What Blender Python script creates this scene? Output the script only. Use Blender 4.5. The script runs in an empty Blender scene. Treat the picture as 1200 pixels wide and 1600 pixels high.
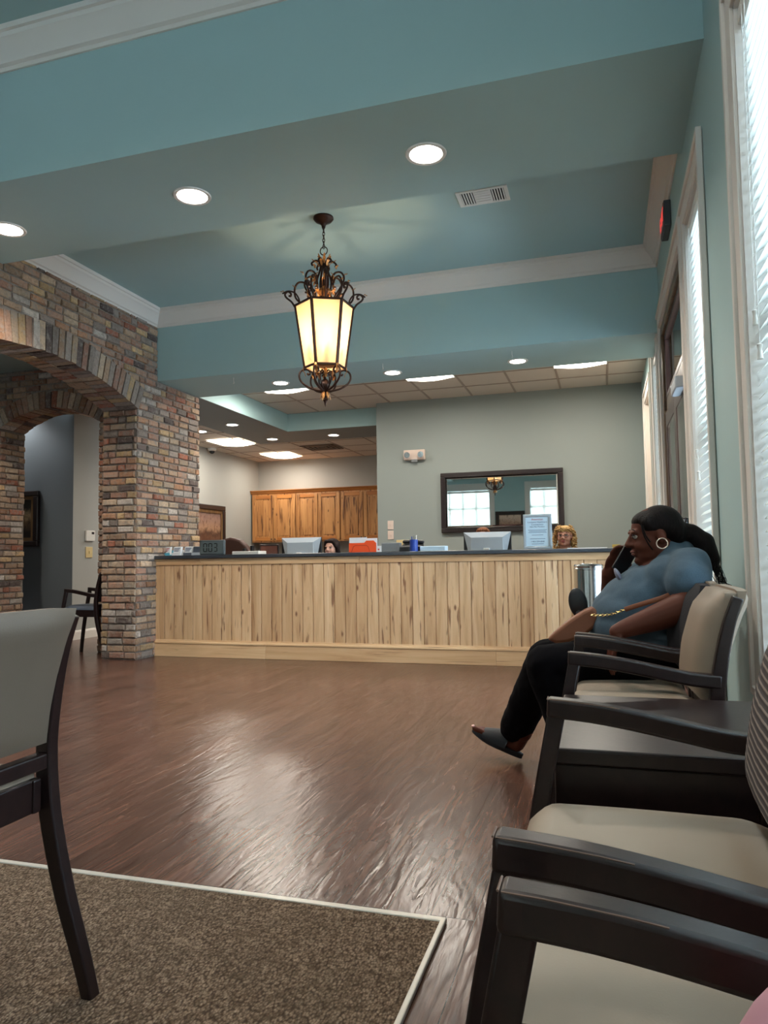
import bpy, bmesh, math, random
from mathutils import Vector, Matrix, noise
random.seed(7)
S = bpy.context.scene
COL = S.collection
PI = math.pi
# ------------------------------------------------------------------ camera
camd = bpy.data.cameras.new('camera'); cam = bpy.data.objects.new('camera', camd); COL.objects.link(cam)
camd.sensor_fit = 'HORIZONTAL'; camd.sensor_width = 36; camd.lens = 36*1133.9/1200
camd.clip_start = .02; camd.clip_end = 100
R_ = Vector((0.95662746, 0.29091355, -0.01527093)); U_ = Vector((0.03267259, -0.05505378, 0.99794869)); F_ = Vector((-0.28947607, 0.95516406, 0.06217086))
m4 = Matrix(((R_.x, U_.x, -F_.x, 0), (R_.y, U_.y, -F_.y, 0), (R_.z, U_.z, -F_.z, .92), (0, 0, 0, 1)))
cam.matrix_world = m4
S.camera = cam
# ------------------------------------------------------------------ world, exposure
S.view_settings.view_transform = 'Standard'; S.view_settings.look = 'None'
S.view_settings.gamma = 1; S.view_settings.exposure = 1.08
S.view_settings.use_curve_mapping = False
wd = bpy.data.worlds.new('world'); S.world = wd; wd.use_nodes = True
bg = wd.node_tree.nodes['Background']; bg.inputs[0].default_value = (.72, .87, 1, 1); bg.inputs[1].default_value = 3.2

def area(name, loc, rot, sx, sy, power, col):
    l = bpy.data.lights.new(name, 'AREA'); l.shape = 'RECTANGLE'; l.size = sx; l.size_y = sy; l.energy = power; l.color = col
    o = bpy.data.objects.new(name, l); o.location = loc; o.rotation_euler = rot; COL.objects.link(o); return o
# daylight standing outside the windows (facing in)
area('daylight_east', (1.75, 3.2, 2.0), (0, math.radians(80), 0), 3.4, 9.0, 270, (.80, .92, 1))
area('daylight_south', (-2.6, -4.2, 2.2), (math.radians(80), 0, 0), 6.5, 3.2, 720, (.88, .95, 1))

# ------------------------------------------------------------------ material helpers
def L1(v):
    v /= 255.0
    return v/12.92 if v <= .04045 else ((v+.055)/1.055)**2.4
def rgb(r, g, b): return (L1(r), L1(g), L1(b), 1)
class NT:
    def __init__(s, name):
        s.m = bpy.data.materials.new(name); s.m.use_nodes = True; s.t = s.m.node_tree
        s.b = s.t.nodes['Principled BSDF']
    def n(s, typ, **kw):
        nd = s.t.nodes.new(typ)
        for k, v in kw.items():
            if k.startswith('i_'):
                key = k[2:]; key = int(key) if key.isdigit() else key.replace('_', ' ')
                nd.inputs[key].default_value = v
            else: setattr(nd, k, v)
        return nd
    def l(s, a, b): s.t.links.new(a, b)
    def coord(s, scale=(1, 1, 1), off=None, rnd=0):
        tc = s.n('ShaderNodeTexCoord'); mp = s.n('ShaderNodeMapping'); mp.inputs['Scale'].default_value = scale
        if rnd:
            at = s.n('ShaderNodeAttribute', attribute_name='Col'); ml = s.n('ShaderNodeVectorMath', operation='SCALE'); ml.inputs[3].default_value = rnd
            s.l(at.outputs['Vector'], ml.inputs[0]); ad = s.n('ShaderNodeVectorMath', operation='ADD')
            s.l(tc.outputs['Object'], ad.inputs[0]); s.l(ml.outputs[0], ad.inputs[1]); s.l(ad.outputs[0], mp.inputs['Vector'])
        else: s.l(tc.outputs['Object'], mp.inputs['Vector'])
        return mp.outputs[0]
    def noise(s, vec, scale, detail=4, rough=.55, dist=0):
        nd = s.n('ShaderNodeTexNoise'); nd.inputs['Scale'].default_value = scale; nd.inputs['Detail'].default_value = detail
        nd.inputs['Roughness'].default_value = rough; nd.inputs['Distortion'].default_value = dist
        s.l(vec, nd.inputs['Vector']); return nd.outputs['Fac']
    def ramp(s, fac, stops, interp='LINEAR'):
        r = s.n('ShaderNodeValToRGB'); r.color_ramp.interpolation = interp
        e = r.color_ramp.elements
        while len(e) < len(stops): e.new(.5)
        for k, (p, c) in enumerate(stops): e[k].position = p; e[k].color = c
        s.l(fac, r.inputs[0]); return r.outputs[0]
    def mix(s, fac, a, b, mode='MIX'):
        x = s.n('ShaderNodeMix', data_type='RGBA', blend_type=mode)
        for sock, v in ((x.inputs[0], fac), (x.inputs[6], a), (x.inputs[7], b)):
            if hasattr(v, 'is_output'): s.l(v, sock)
            else: sock.default_value = v
        return x.outputs[2]
    def bump(s, h, strength, dist=.01):
        b = s.n('ShaderNodeBump'); b.inputs['Strength'].default_value = strength; b.inputs['Distance'].default_value = dist
        s.l(h, b.inputs['Height']); s.l(b.outputs[0], s.b.inputs['Normal'])
    def base(s, v):
        if hasattr(v, 'is_output'): s.l(v, s.b.inputs['Base Color'])
        else: s.b.inputs['Base Color'].default_value = v
    def set(s, rough=.5, metal=0, **kw):
        s.b.inputs['Roughness'].default_value = rough; s.b.inputs['Metallic'].default_value = metal
        for k, v in kw.items(): s.b.inputs[k.replace('_', ' ')].default_value = v

def simple(name, col, rough=.5, metal=0, var=.06, nscale=30, bump=0, bscale=200, **kw):
    t = NT(name); v = t.coord()
    n = t.noise(v, nscale, 3)
    a = tuple(min(1, x*(1-var)) for x in col[:3])+(1,); b = tuple(min(1, x*(1+var)) for x in col[:3])+(1,)
    t.base(t.mix(n, a, b)); t.set(rough, metal, **kw)
    if bump: t.bump(t.noise(v, bscale, 3), bump, .002)
    return t.m
def emit(name, col, strength):
    t = NT(name); t.base(col); t.b.inputs['Emission Color'].default_value = col; t.b.inputs['Emission Strength'].default_value = strength
    return t.m
def paint(name, col):
    return simple(name, col, .62, 0, .025, 3, .06, 260)

M = {}
M['teal'] = paint('teal_wall_paint', rgb(160, 188, 188))
M['teal_warmlit'] = paint('warmlit_teal_wall_paint', rgb(142, 150, 146))  # teal wall paint greyed in colour to imitate warm lamp light
M['office'] = paint('pale_grey_office_paint', rgb(164, 164, 158))
M['hallgrey'] = paint('slate_grey_hall_paint', rgb(104, 110, 113))
M['trim'] = simple('cream_white_trim_paint', rgb(218, 212, 204), .7, 0, .0, 4, Specular_IOR_Level=.15)
M['soffit'] = paint('greige_soffit_paint', rgb(130, 138, 138))
M['white'] = simple('white_plastic', rgb(225, 222, 215), .4, 0, .02)
M['ivory'] = simple('ivory_plastic', rgb(212, 190, 140), .4, 0, .02)
M['pink_ivory'] = simple('pale_plate_plastic', rgb(215, 196, 184), .4, 0, .02)
M['chairwood'] = None
# floor: hand scraped dark planks running away from the camera
def floor_mat():
    t = NT('hand_scraped_brown_wood_floor')
    tc = t.n('ShaderNodeTexCoord'); sp = t.n('ShaderNodeSeparateXYZ'); t.l(tc.outputs['Object'], sp.inputs[0])
    cb = t.n('ShaderNodeCombineXYZ'); t.l(sp.outputs[1], cb.inputs[0]); t.l(sp.outputs[0], cb.inputs[1])
    br = t.n('ShaderNodeTexBrick', offset=.37, offset_frequency=2)
    br.inputs['Color1'].default_value = (0, 0, 0, 1); br.inputs['Color2'].default_value = (1, 1, 1, 1); br.inputs['Mortar'].default_value = (.5, .5, .5, 1)
    br.inputs['Scale'].default_value = 1; br.inputs['Brick Width'].default_value = 1.15; br.inputs['Row Height'].default_value = .115
    br.inputs['Mortar Size'].default_value = .0016; br.inputs['Mortar Smooth'].default_value = .3
    t.l(cb.outputs[0], br.inputs['Vector'])
    off = t.n('ShaderNodeVectorMath', operation='SCALE'); off.inputs[3].default_value = 7; t.l(br.outputs['Color'], off.inputs[0])
    ad = t.n('ShaderNodeVectorMath', operation='ADD'); t.l(tc.outputs['Object'], ad.inputs[0]); t.l(off.outputs[0], ad.inputs[1])
    def mp(sc):
        m_ = t.n('ShaderNodeMapping'); m_.inputs['Scale'].default_value = sc; t.l(ad.outputs[0], m_.inputs['Vector']); return m_.outputs[0]
    grain = t.noise(mp((26, 2.2, 1)), 1.6, 8, .62, 1.2)
    blot = t.noise(mp((3, 1, 1)), 1.5, 3)
    c = t.ramp(grain, [(.28, rgb(50, 34, 28)), (.52, rgb(88, 62, 51)), (.76, rgb(120, 88, 72))])
    tone = t.ramp(br.outputs['Color'], [(0, (.72, .70, .70, 1)), (1, (1.0, 1.0, 1.0, 1))])
    c = t.mix(1, c, tone, 'MULTIPLY')
    c = t.mix(t.ramp(blot, [(.35, (0, 0, 0, 1)), (.75, (.45, .45, .45, 1))]), c, rgb(112, 76, 64))
    c = t.mix(br.outputs['Fac'], c, rgb(28, 17, 14))
    t.base(c)
    rg = t.n('ShaderNodeMapRange'); rg.inputs['To Min'].default_value = .18; rg.inputs['To Max'].default_value = .30
    t.l(grain, rg.inputs[0]); t.l(rg.outputs[0], t.b.inputs['Roughness'])
    rip = t.noise(mp((15, 3.2, 1)), 1.0, 2, .5, 1.3)
    rip2 = t.noise(mp((34, 5, 1)), 1.5, 4, .6, .8)
    a = t.n('ShaderNodeMath', operation='MULTIPLY_ADD', i_1=.22); t.l(rip2, a.inputs[0]); t.l(rip, a.inputs[2])
    s2 = t.n('ShaderNodeMath', operation='MULTIPLY_ADD', i_1=-.6); t.l(br.outputs['Fac'], s2.inputs[0]); t.l(a.outputs[0], s2.inputs[2])
    t.bump(s2.outputs[0], .30, .010)
    return t.m
M['floor'] = floor_mat()
def carpet_mat():
    t = NT('brown_loop_pile_carpet'); v = t.coord((1, 1, 1)); v2 = t.coord((1, .6, 1))
    vo = t.n('ShaderNodeTexVoronoi', feature='F1'); vo.inputs['Scale'].default_value = 185; t.l(v2, vo.inputs['Vector'])
    n = t.noise(v, 60, 5, .7); n2 = t.noise(v, 3, 3)
    c = t.ramp(vo.outputs['Distance'], [(.05, rgb(172, 150, 128)), (.45, rgb(144, 123, 103)), (.8, rgb(76, 62, 52))])
    c = t.mix(t.ramp(n, [(.40, (.75, .75, .75, 1)), (.62, (0, 0, 0, 1))]), c, rgb(74, 60, 46))
    c = t.mix(t.ramp(n2, [(.4, (0, 0, 0, 1)), (.7, (.3, .3, .3, 1))]), c, rgb(86, 74, 60))
    t.base(c); t.set(.95)
    t.b.inputs['Specular IOR Level'].default_value = .1
    inv = t.n('ShaderNodeMath', operation='SUBTRACT', i_0=1.0); t.l(vo.outputs['Distance'], inv.inputs[1])
    t.bump(inv.outputs[0], .9, .006)
    return t.m
M['carpet'] = carpet_mat()
def brick_mat():
    t = NT('reclaimed_antique_brick'); v = t.coord((1, 1, 1))
    at = t.n('ShaderNodeAttribute', attribute_name='Col')
    n = t.noise(v, 38, 6, .65); n2 = t.noise(v, 17, 5, .7, .6); n3 = t.noise(v, 90, 3)
    c = t.mix(1, at.outputs['Color'], t.ramp(n, [(.25, (.62, .60, .60, 1)), (.5, (1, 1, 1, 1)), (.8, (1.25, 1.22, 1.2, 1))]), 'MULTIPLY')
    c = t.mix(t.ramp(n2, [(.50, (0, 0, 0, 1)), (.64, (.75, .75, .75, 1))]), c, rgb(146, 137, 127))
    c = t.mix(t.ramp(n2, [(.26, (.75, .75, .75, 1)), (.36, (0, 0, 0, 1))]), c, rgb(70, 62, 60))
    t.base(c); t.set(.92); t.b.inputs['Specular IOR Level'].default_value = .15
    a = t.n('ShaderNodeMath', operation='ADD'); t.l(n, a.inputs[0]); t.l(n3, a.inputs[1]); t.bump(a.outputs[0], .7, .008)
    return t.m
M['brick'] = brick_mat()
def mortar_mat():
    t = NT('grey_brown_mortar'); v = t.coord(); n = t.noise(v, 30, 6, .7)
    t.base(t.ramp(n, [(.3, rgb(110, 100, 92)), (.7, rgb(152, 142, 132))])); t.set(.95); t.b.inputs['Specular IOR Level'].default_value = .1
    t.bump(n, .8, .01); return t.m
M['mortar'] = mortar_mat()
def wood(name, stops, streak, scale=(14, 14, 1.1), knots=True, rough=.38, amount=.8, rnd=9, tone=.12, thr=.60):
    t = NT(name); v = t.coord(scale, rnd=rnd)
    g = t.noise(v, 1.0, 6, .6, 1.1)
    c = t.ramp(g, stops)
    at = t.n('ShaderNodeAttribute', attribute_name='Col'); sp = t.n('ShaderNodeSeparateColor'); t.l(at.outputs['Color'], sp.inputs[0])
    c = t.mix(1, c, t.ramp(sp.outputs[1], [(0, (1-tone*1.4, 1-tone*1.9, 1-tone*2.4, 1)), (1, (1+tone*.4, 1+tone*.4, 1+tone*.4, 1))]), 'MULTIPLY')
    if streak:
        v2 = t.coord((scale[0]*2.0, scale[1]*2.0, scale[2]*2.2), rnd=rnd*1.7)
        s = t.noise(v2, 1.0, 3, .5, .5)
        c = t.mix(t.ramp(s, [(thr, (0, 0, 0, 1)), (thr+.08, (amount,)*3+(1,))]), c, streak)
        if knots:
            v3 = t.coord((scale[0]*.55, scale[1]*.55, scale[2]*3.2), rnd=rnd)
            vo = t.n('ShaderNodeTexVoronoi'); vo.inputs['Scale'].default_value = 1.3; t.l(v3, vo.inputs['Vector'])
            c = t.mix(t.ramp(vo.outputs['Distance'], [(.06, (.9,)*3+(1,)), (.15, (0, 0, 0, 1))]), c, streak)
    t.base(c); t.set(rough); t.bump(g, .08, .003); return t.m
M['hickory'] = wood('pale_knotty_hickory', [(.25, rgb(186, 148, 110)), (.5, rgb(214, 180, 140)), (.75, rgb(230, 202, 166))], rgb(112, 70, 48), thr=.60, amount=.8)
M['hickory_h'] = wood('pale_hickory_rail', [(.25, rgb(194, 154, 114)), (.5, rgb(216, 180, 138)), (.75, rgb(228, 198, 158))], rgb(128, 84, 58), scale=(1.1, 14, 14), thr=.66, amount=.6)
M['honey'] = wood('honey_knotty_wood', [(.25, rgb(158, 104, 56)), (.5, rgb(190, 136, 82)), (.75, rgb(212, 160, 104))], rgb(84, 46, 24), thr=.57, amount=.9)
M['honey_h'] = wood('honey_wood_rail', [(.25, rgb(150, 88, 40)), (.5, rgb(182, 116, 56)), (.75, rgb(204, 140, 76))], rgb(92, 46, 20), scale=(1.1, 14, 14), knots=False, thr=.64)
M['espresso'] = wood('espresso_stained_wood', [(.25, rgb(22, 13, 12)), (.5, rgb(32, 19, 17)), (.8, rgb(44, 28, 25))], None, scale=(30, 30, 30), rough=.32, tone=.02)
M['worn'] = simple('worn_wood_edge', rgb(112, 86, 70), .6, 0, .2, 80)
M['oldwood'] = wood('weathered_brown_door_wood', [(.25, rgb(60, 42, 26)), (.5, rgb(104, 78, 50)), (.8, rgb(150, 120, 84))], rgb(36, 22, 14), scale=(10, 10, 1.0), knots=False)
M['darkdoor'] = wood('dark_red_brown_door_wood', [(.25, rgb(46, 26, 20)), (.6, rgb(78, 48, 38))], None, scale=(20, 20, 1.4))
M['vinyl'] = simple('taupe_vinyl', rgb(138, 120, 102), .5, 0, .05, 8, .12, 420)
M['vinyl_shaded'] = simple('shaded_taupe_vinyl', rgb(98, 84, 70), .55, 0, .05, 8, .12, 420)  # copy of the taupe vinyl, left chair's shade darkened into its colour
M['seatvinyl'] = simple('beige_seat_vinyl', rgb(158, 143, 125), .48, 0, .04, 6, .12, 420)
def stripe_mat(name, ca, cb, sc):
    t = NT(name); v = t.coord((1, 1, 1)); w = t.n('ShaderNodeTexWave', wave_type='BANDS', bands_direction='Z')
    w.inputs['Scale'].default_value = sc; w.inputs['Distortion'].default_value = 1.2; w.inputs['Detail'].default_value = 2; w.inputs['Detail Scale'].default_value = .6
    t.l(v, w.inputs['Vector']); t.base(t.ramp(w.outputs['Fac'], [(.2, ca), (.62, ca), (.9, cb)])); t.set(.85)
    t.bump(w.outputs['Fac'], .3, .003); return t.m
M['stripe'] = stripe_mat('grey_striped_fabric', rgb(62, 54, 54), rgb(146, 132, 124), 26)
M['darkweave'] = simple('dark_dotted_fabric', rgb(34, 32, 36), .85, 0, .5, 160, .4, 160)
M['granite'] = simple('dark_speckled_granite', rgb(58, 62, 68), .22, 0, .6, 260)
M['iron'] = simple('dark_bronze_iron', rgb(58, 38, 30), .45, .7, .25, 40, .3, 120)
M['gold'] = simple('aged_gold_leaf_metal', rgb(176, 120, 66), .45, .6, .35, 60, .3, 90)
M['chrome'] = simple('brushed_steel', rgb(200, 200, 198), .2, 1, .04, 20)
M['goldchain'] = simple('gold_chain_metal', rgb(214, 180, 120), .25, 1, .05)
M['black'] = simple('black_plastic', rgb(22, 22, 24), .4, 0, .1)
M['blackframe'] = simple('dark_espresso_frame', rgb(38, 28, 27), .35, 0, .15, 30)
M['grey'] = simple('mid_grey_plastic', rgb(120, 124, 126), .45, 0, .04)
M['ltgrey'] = simple('silver_grey_plastic', rgb(186, 194, 200), .4, 0, .03)
M['lcd'] = simple('lcd_grey_green', rgb(96, 106, 106), .3, 0, .02)
M['clockbody'] = simple('slate_grey_clock_case', rgb(78, 86, 88), .5, 0, .03)
M['orange'] = simple('orange_folder_plastic', rgb(236, 84, 34), .45, 0, .03)
M['orange_d'] = simple('dark_orange_line', rgb(176, 48, 16), .5)
M['paper'] = simple('white_paper', rgb(226, 228, 230), .7, 0, .02)
M['paper_b'] = simple('pale_blue_paper', rgb(190, 212, 224), .6, 0, .02)
M['cyan'] = simple('cyan_print', rgb(90, 176, 200), .6)
M['red'] = simple('red_print', rgb(200, 60, 50), .6)
M['navy'] = simple('navy_print', rgb(60, 74, 110), .6)
M['slate'] = simple('slate_grey_holder', rgb(84, 92, 104), .5)
M['bluecup'] = simple('mottled_blue_cup', rgb(30, 62, 150), .4, 0, .6, 90)
M['brownleather'] = simple('brown_leather', rgb(128, 74, 46), .45, 0, .12, 20, .15, 200)
M['officeleather'] = simple('dark_brown_office_leather', rgb(66, 38, 28), .5, 0, .1)
M['tile'] = simple('ceiling_tile', rgb(214, 204, 192), .85, 0, .05, 160, .2, 160)
M['tbar'] = simple('ceiling_grid_metal', rgb(168, 152, 138), .5)
M['shadow_gap'] = simple('dark_vent_cavity', rgb(24, 22, 22), .9)
M['ventbrown'] = simple('bronze_toned_vent', rgb(120, 98, 82), .5)
M['can_glow'] = emit('recessed_lamp_glow', (1, .95, .88, 1), 12)
M['panel_glow'] = emit('fluorescent_panel_glow', (1, .93, .80, 1), 5)
M['mirror'] = simple('mirror_silver', (.86, .88, .87, 1), .015, 1, 0, 2)
M['alum'] = simple('pale_metal_edge_strip', rgb(196, 192, 182), .35, .3, .04)
M['skin_d'] = simple('dark_brown_skin', rgb(88, 44, 29), .6, 0, .12, 14, .06, 240, Specular_IOR_Level=.25)
M['skin_t'] = simple('tan_skin', rgb(176, 120, 94), .5, 0, .08, 14)
M['skin_p'] = simple('light_skin', rgb(206, 158, 136), .5, 0, .06, 14)
M['tshirt'] = simple('heather_blue_cotton', rgb(68, 88, 102), .9, 0, .2, 220, .2, 300)
M['pants'] = simple('black_cotton', rgb(10, 9, 13), .95, 0, .2, 40, Specular_IOR_Level=.1)
M['shoe'] = simple('black_rubber_clog', rgb(22, 24, 30), .6, 0, .1)
M['nail'] = simple('pink_toenail', rgb(230, 180, 170), .3)
M['lips'] = simple('brown_lips', rgb(120, 64, 54), .4)
M['lips_p'] = simple('rose_lips', rgb(168, 84, 80), .4)
M['eyewhite'] = simple('eye_white', rgb(170, 158, 148), .4)
M['eyedark'] = simple('eye_iris', rgb(30, 18, 14), .2)
def hair_mat(name, a, b, sc=(70, 70, 9)):
    t = NT(name); v = t.coord(sc); n = t.noise(v, 1.5, 4, .6, 1); t.base(t.ramp(n, [(.35, a), (.7, b)])); t.set(.6); t.b.inputs['Specular IOR Level'].default_value = .15; t.bump(n, .5, .006); return t.m
M['hair_blk'] = hair_mat('black_hair', rgb(8, 6, 6), rgb(24, 16, 16))
M['hair_brn'] = hair_mat('dark_brown_hair', rgb(16, 11, 11), rgb(46, 30, 27))
M['hair_bld'] = hair_mat('blonde_curly_hair', rgb(140, 100, 56), rgb(214, 176, 116), (40, 40, 40))
M['rosegold'] = simple('silver_hoop_metal', rgb(226, 206, 190), .2, 1, 0)
M['frost'] = simple('light_print_patch', rgb(132, 134, 152), .9, 0, .3, 60)
def glass_mat():
    t = NT('window_glass'); nt = t.t; tr = t.n('ShaderNodeBsdfTransparent'); gl = t.n('ShaderNodeBsdfGlossy'); gl.inputs['Roughness'].default_value = .02
    fr = t.n('ShaderNodeFresnel'); mx = t.n('ShaderNodeMixShader'); t.l(fr.outputs[0], mx.inputs[0]); t.l(tr.outputs[0], mx.inputs[1]); t.l(gl.outputs[0], mx.inputs[2])
    t.l(mx.outputs[0], nt.nodes['Material Output'].inputs[0]); tr.inputs[0].default_value = (.9, .96, 1, 1); return t.m
M['glass'] = glass_mat()
def trans_mat(name, col, fac, rough=.6, tint=None, clear=0):
    t = NT(name); nt = t.t; v = t.coord((1, 1, 1)); n = t.noise(v, 120, 4, .7)
    a = tuple(x*.92 for x in col[:3])+(1,)
    cc = t.mix(n, a, col); t.base(cc); t.set(rough)
    tl = t.n('ShaderNodeBsdfTranslucent')
    if tint: tl.inputs[0].default_value = tint
    else: t.l(cc, tl.inputs[0])
    mx = t.n('ShaderNodeMixShader'); mx.inputs[0].default_value = fac
    t.l(t.b.outputs[0], mx.inputs[1]); t.l(tl.outputs[0], mx.inputs[2])
    out = mx.outputs[0]
    if clear:
        tr = t.n('ShaderNodeBsdfTransparent'); m2 = t.n('ShaderNodeMixShader'); m2.inputs[0].default_value = clear
        t.l(out, m2.inputs[1]); t.l(tr.outputs[0], m2.inputs[2]); out = m2.outputs[0]
    t.l(out, nt.nodes['Material Output'].inputs[0]); return t.m
M['slat'] = trans_mat('white_blind_slat', rgb(232, 232, 226), .45)
M['lampglass'] = trans_mat('cream_seeded_glass', rgb(240, 222, 190), .55, .3, clear=.12)
M['bulb'] = emit('warm_candle_bulb', (1, .76, .46, 1), 12)
def picture_mat(name, stops, dark, axis=2, lo=0, hi=1, ns=9):
    t = NT(name); tc = t.n('ShaderNodeTexCoord'); sp = t.n('ShaderNodeSeparateXYZ'); t.l(tc.outputs['Object'], sp.inputs[0])
    n = t.noise(t.coord((1, 1, 1)), ns, 5, .65, .8)
    a = t.n('ShaderNodeMapRange'); a.inputs['From Min'].default_value = lo; a.inputs['From Max'].default_value = hi; t.l(sp.outputs[axis], a.inputs[0])
    b = t.n('ShaderNodeMath', operation='MULTIPLY_ADD', i_1=.55, i_2=-.27); t.l(n, b.inputs[0])
    c = t.n('ShaderNodeMath', operation='ADD'); t.l(a.outputs[0], c.inputs[0]); t.l(b.outputs[0], c.inputs[1])
    col = t.ramp(c.outputs[0], stops); n2 = t.noise(t.coord((2.2, 2.2, 1)), ns*1.7, 3)
    t.base(t.mix(t.ramp(n2, [(.55, (0, 0, 0, 1)), (.62, (.6, .6, .6, 1))]), col, dark)); t.set(.4); return t.m

# ------------------------------------------------------------------ mesh helpers
class MB:
    def __init__(s): s.v = []; s.f = []; s.c = []; s.col = None
    def add(s, vs, fs, col=None):
        o = len(s.v); s.v += [Vector(p) for p in vs]
        for f in fs: s.f.append([i+o for i in f]); s.c.append(col or s.col or (random.random(), random.random(), random.random(), 1))
    def box(s, x0, x1, y0, y1, z0, z1, col=None):
        c = col or s.col or (random.random(), random.random(), random.random(), 1)
        s.add([(x0, y0, z0), (x1, y0, z0), (x1, y1, z0), (x0, y1, z0), (x0, y0, z1), (x1, y0, z1), (x1, y1, z1), (x0, y1, z1)],
              [(0, 3, 2, 1), (4, 5, 6, 7), (0, 1, 5, 4), (1, 2, 6, 5), (2, 3, 7, 6), (3, 0, 4, 7)], c); return s
    def obox(s, ctr, ax, ay, az, hx, hy, hz, col=None):
        ctr = Vector(ctr); ax = Vector(ax).normalized()*hx; ay = Vector(ay).normalized()*hy; az = Vector(az).normalized()*hz
        c = col or (random.random(), random.random(), random.random(), 1)
        s.add([ctr+ax*i+ay*j+az*k for k in (-1, 1) for (i, j) in ((-1, -1), (1, -1), (1, 1), (-1, 1))],
              [(0, 3, 2, 1), (4, 5, 6, 7), (0, 1, 5, 4), (1, 2, 6, 5), (2, 3, 7, 6), (3, 0, 4, 7)], c); return s
    def prism(s, pts, a, b, axis='Y', col=None):
        """polygon pts in the two other axes, extruded along axis from a to b"""
        def P(p, t):
            return {'Y': (p[0], t, p[1]), 'X': (t, p[0], p[1]), 'Z': (p[0], p[1], t)}[axis]
        n = len(pts); vs = [P(p, a) for p in pts]+[P(p, b) for p in pts]
        fs = [tuple(range(n)), tuple(reversed(range(n, 2*n)))]+[(i, i+n, (i+1) % n+n, (i+1) % n) for i in range(n)]
        s.add(vs, fs, col or (random.random(), random.random(), random.random(), 1)); return s
    def tube(s, path, r, seg=10, closed=False, squash=None, cap=True, col=None):
        path = [Vector(p) for p in path]; n = len(path)
        rr = r if isinstance(r, (list, tuple)) else [r]*n
        rings = []; up = None
        for i in range(n):
            if closed: t = path[(i+1) % n]-path[i-1]
            else: t = path[min(i+1, n-1)]-path[max(i-1, 0)]
            t = t.normalized() if t.length > 1e-9 else Vector((0, 0, 1))
            if up is None:
                up = Vector((0, 0, 1)) if abs(t.z) < .9 else Vector((1, 0, 0))
            up = (up-t*up.dot(t)); up = up.normalized() if up.length > 1e-6 else t.orthogonal().normalized()
            sd = t.cross(up)
            k1, k2 = (squash or (1, 1))
            rings.append([path[i]+up*math.cos(2*PI*j/seg)*rr[i]*k1+sd*math.sin(2*PI*j/seg)*rr[i]*k2 for j in range(seg)])
        vs = [p for rg in rings for p in rg]; fs = []
        m = n if closed else n-1
        for i in range(m):
            a = i*seg; b = ((i+1) % n)*seg
            for j in range(seg): fs.append((a+j, a+(j+1) % seg, b+(j+1) % seg, b+j))
        if not closed and cap: fs += [tuple(reversed(range(seg))), tuple(range((n-1)*seg, n*seg))]
        s.add(vs, fs, col or (random.random(), random.random(), random.random(), 1)); return s
    def lathe(s, ctr, prof, seg=24, col=None, ax=None):
        """prof list of (r, z)"""
        ctr = Vector(ctr); n = len(prof); vs = []
        for r, z in prof:
            for j in range(seg): vs.append(ctr+Vector((r*math.cos(2*PI*j/seg), r*math.sin(2*PI*j/seg), z)))
        fs = [(i*seg+j, i*seg+(j+1) % seg, (i+1)*seg+(j+1) % seg, (i+1)*seg+j) for i in range(n-1) for j in range(seg)]
        if prof[0][0] > 1e-5: fs.append(tuple(reversed(range(seg))))
        if prof[-1][0] > 1e-5: fs.append(tuple(range((n-1)*seg, n*seg)))
        s.add(vs, fs, col or (random.random(), random.random(), random.random(), 1)); return s
    def ell(s, ctr, rad, seg=20, rot=None, col=None, sup=1):
        ctr = Vector(ctr); vs = []; n = seg//2
        def sp(v): return math.copysign(abs(v)**sup, v)
        for i in range(n+1):
            th = PI*i/n
            for j in range(seg):
                ph = 2*PI*j/seg
                p = Vector((rad[0]*sp(math.sin(th))*sp(math.cos(ph)), rad[1]*sp(math.sin(th))*sp(math.sin(ph)), rad[2]*sp(math.cos(th))))
                if rot is not None: p = rot @ p
                vs.append(ctr+p)
        fs = [(i*seg+j, (i+1)*seg+j, (i+1)*seg+(j+1) % seg, i*seg+(j+1) % seg) for i in range(n) for j in range(seg)]
        s.add(vs, fs, col or (random.random(), random.random(), random.random(), 1)); return s
    def cap(s, a, b, ra, rb, seg=16, k=1.0):
        """tapered capsule"""
        a = Vector(a); b = Vector(b); d = b-a; L = d.length; t = d.normalized()
        pts = []; rr = []
        for i in range(5):
            th = PI/2*(1-i/4); pts.append(a-t*math.sin(th)*ra); rr.append(max(ra*math.cos(th), 1e-4))
        for i in range(1, 5):
            u = i/5; pts.append(a+d*u); rr.append(ra+(rb-ra)*u)
        for i in range(5):
            th = PI/2*i/4; pts.append(b+t*math.sin(th)*rb); rr.append(max(rb*math.cos(th), 1e-4))
        return s.tube(pts, rr, seg)
    def build(s, name, mat, parent=None, bevel=0, bseg=2, smooth=True, ang=35, world=True, sub=0, recalc=True):
        me = bpy.data.meshes.new(name)
        off = Vector((0, 0, 0)); p = parent
        while p is not None: off += p.location; p = p.parent
        if not world: off = Vector((0, 0, 0))
        bm = bmesh.new()
        vv = [bm.verts.new(v-off) for v in s.v]
        lay = bm.loops.layers.float_color.new('Col')
        for f, c in zip(s.f, s.c):
            ids = []
            for i in f:
                if i not in ids: ids.append(i)
            if len(ids) < 3: continue
            try: fc = bm.faces.new([vv[i] for i in ids])
            except ValueError: continue
            for lp in fc.loops: lp[lay] = c
        bmesh.ops.remove_doubles(bm, verts=bm.verts, dist=1e-6) if smooth == 'weld' else None
        if recalc: bmesh.ops.recalc_face_normals(bm, faces=bm.faces)
        bm.to_mesh(me); bm.free()
        if smooth:
            me.shade_smooth(); me.set_sharp_from_angle(angle=math.radians(ang))
        if isinstance(mat, (list, tuple)):
            for m_ in mat: me.materials.append(m_)
        else: me.materials.append(mat)
        o = bpy.data.objects.new(name, me); COL.objects.link(o)
        if parent is not None: o.parent = parent
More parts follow.
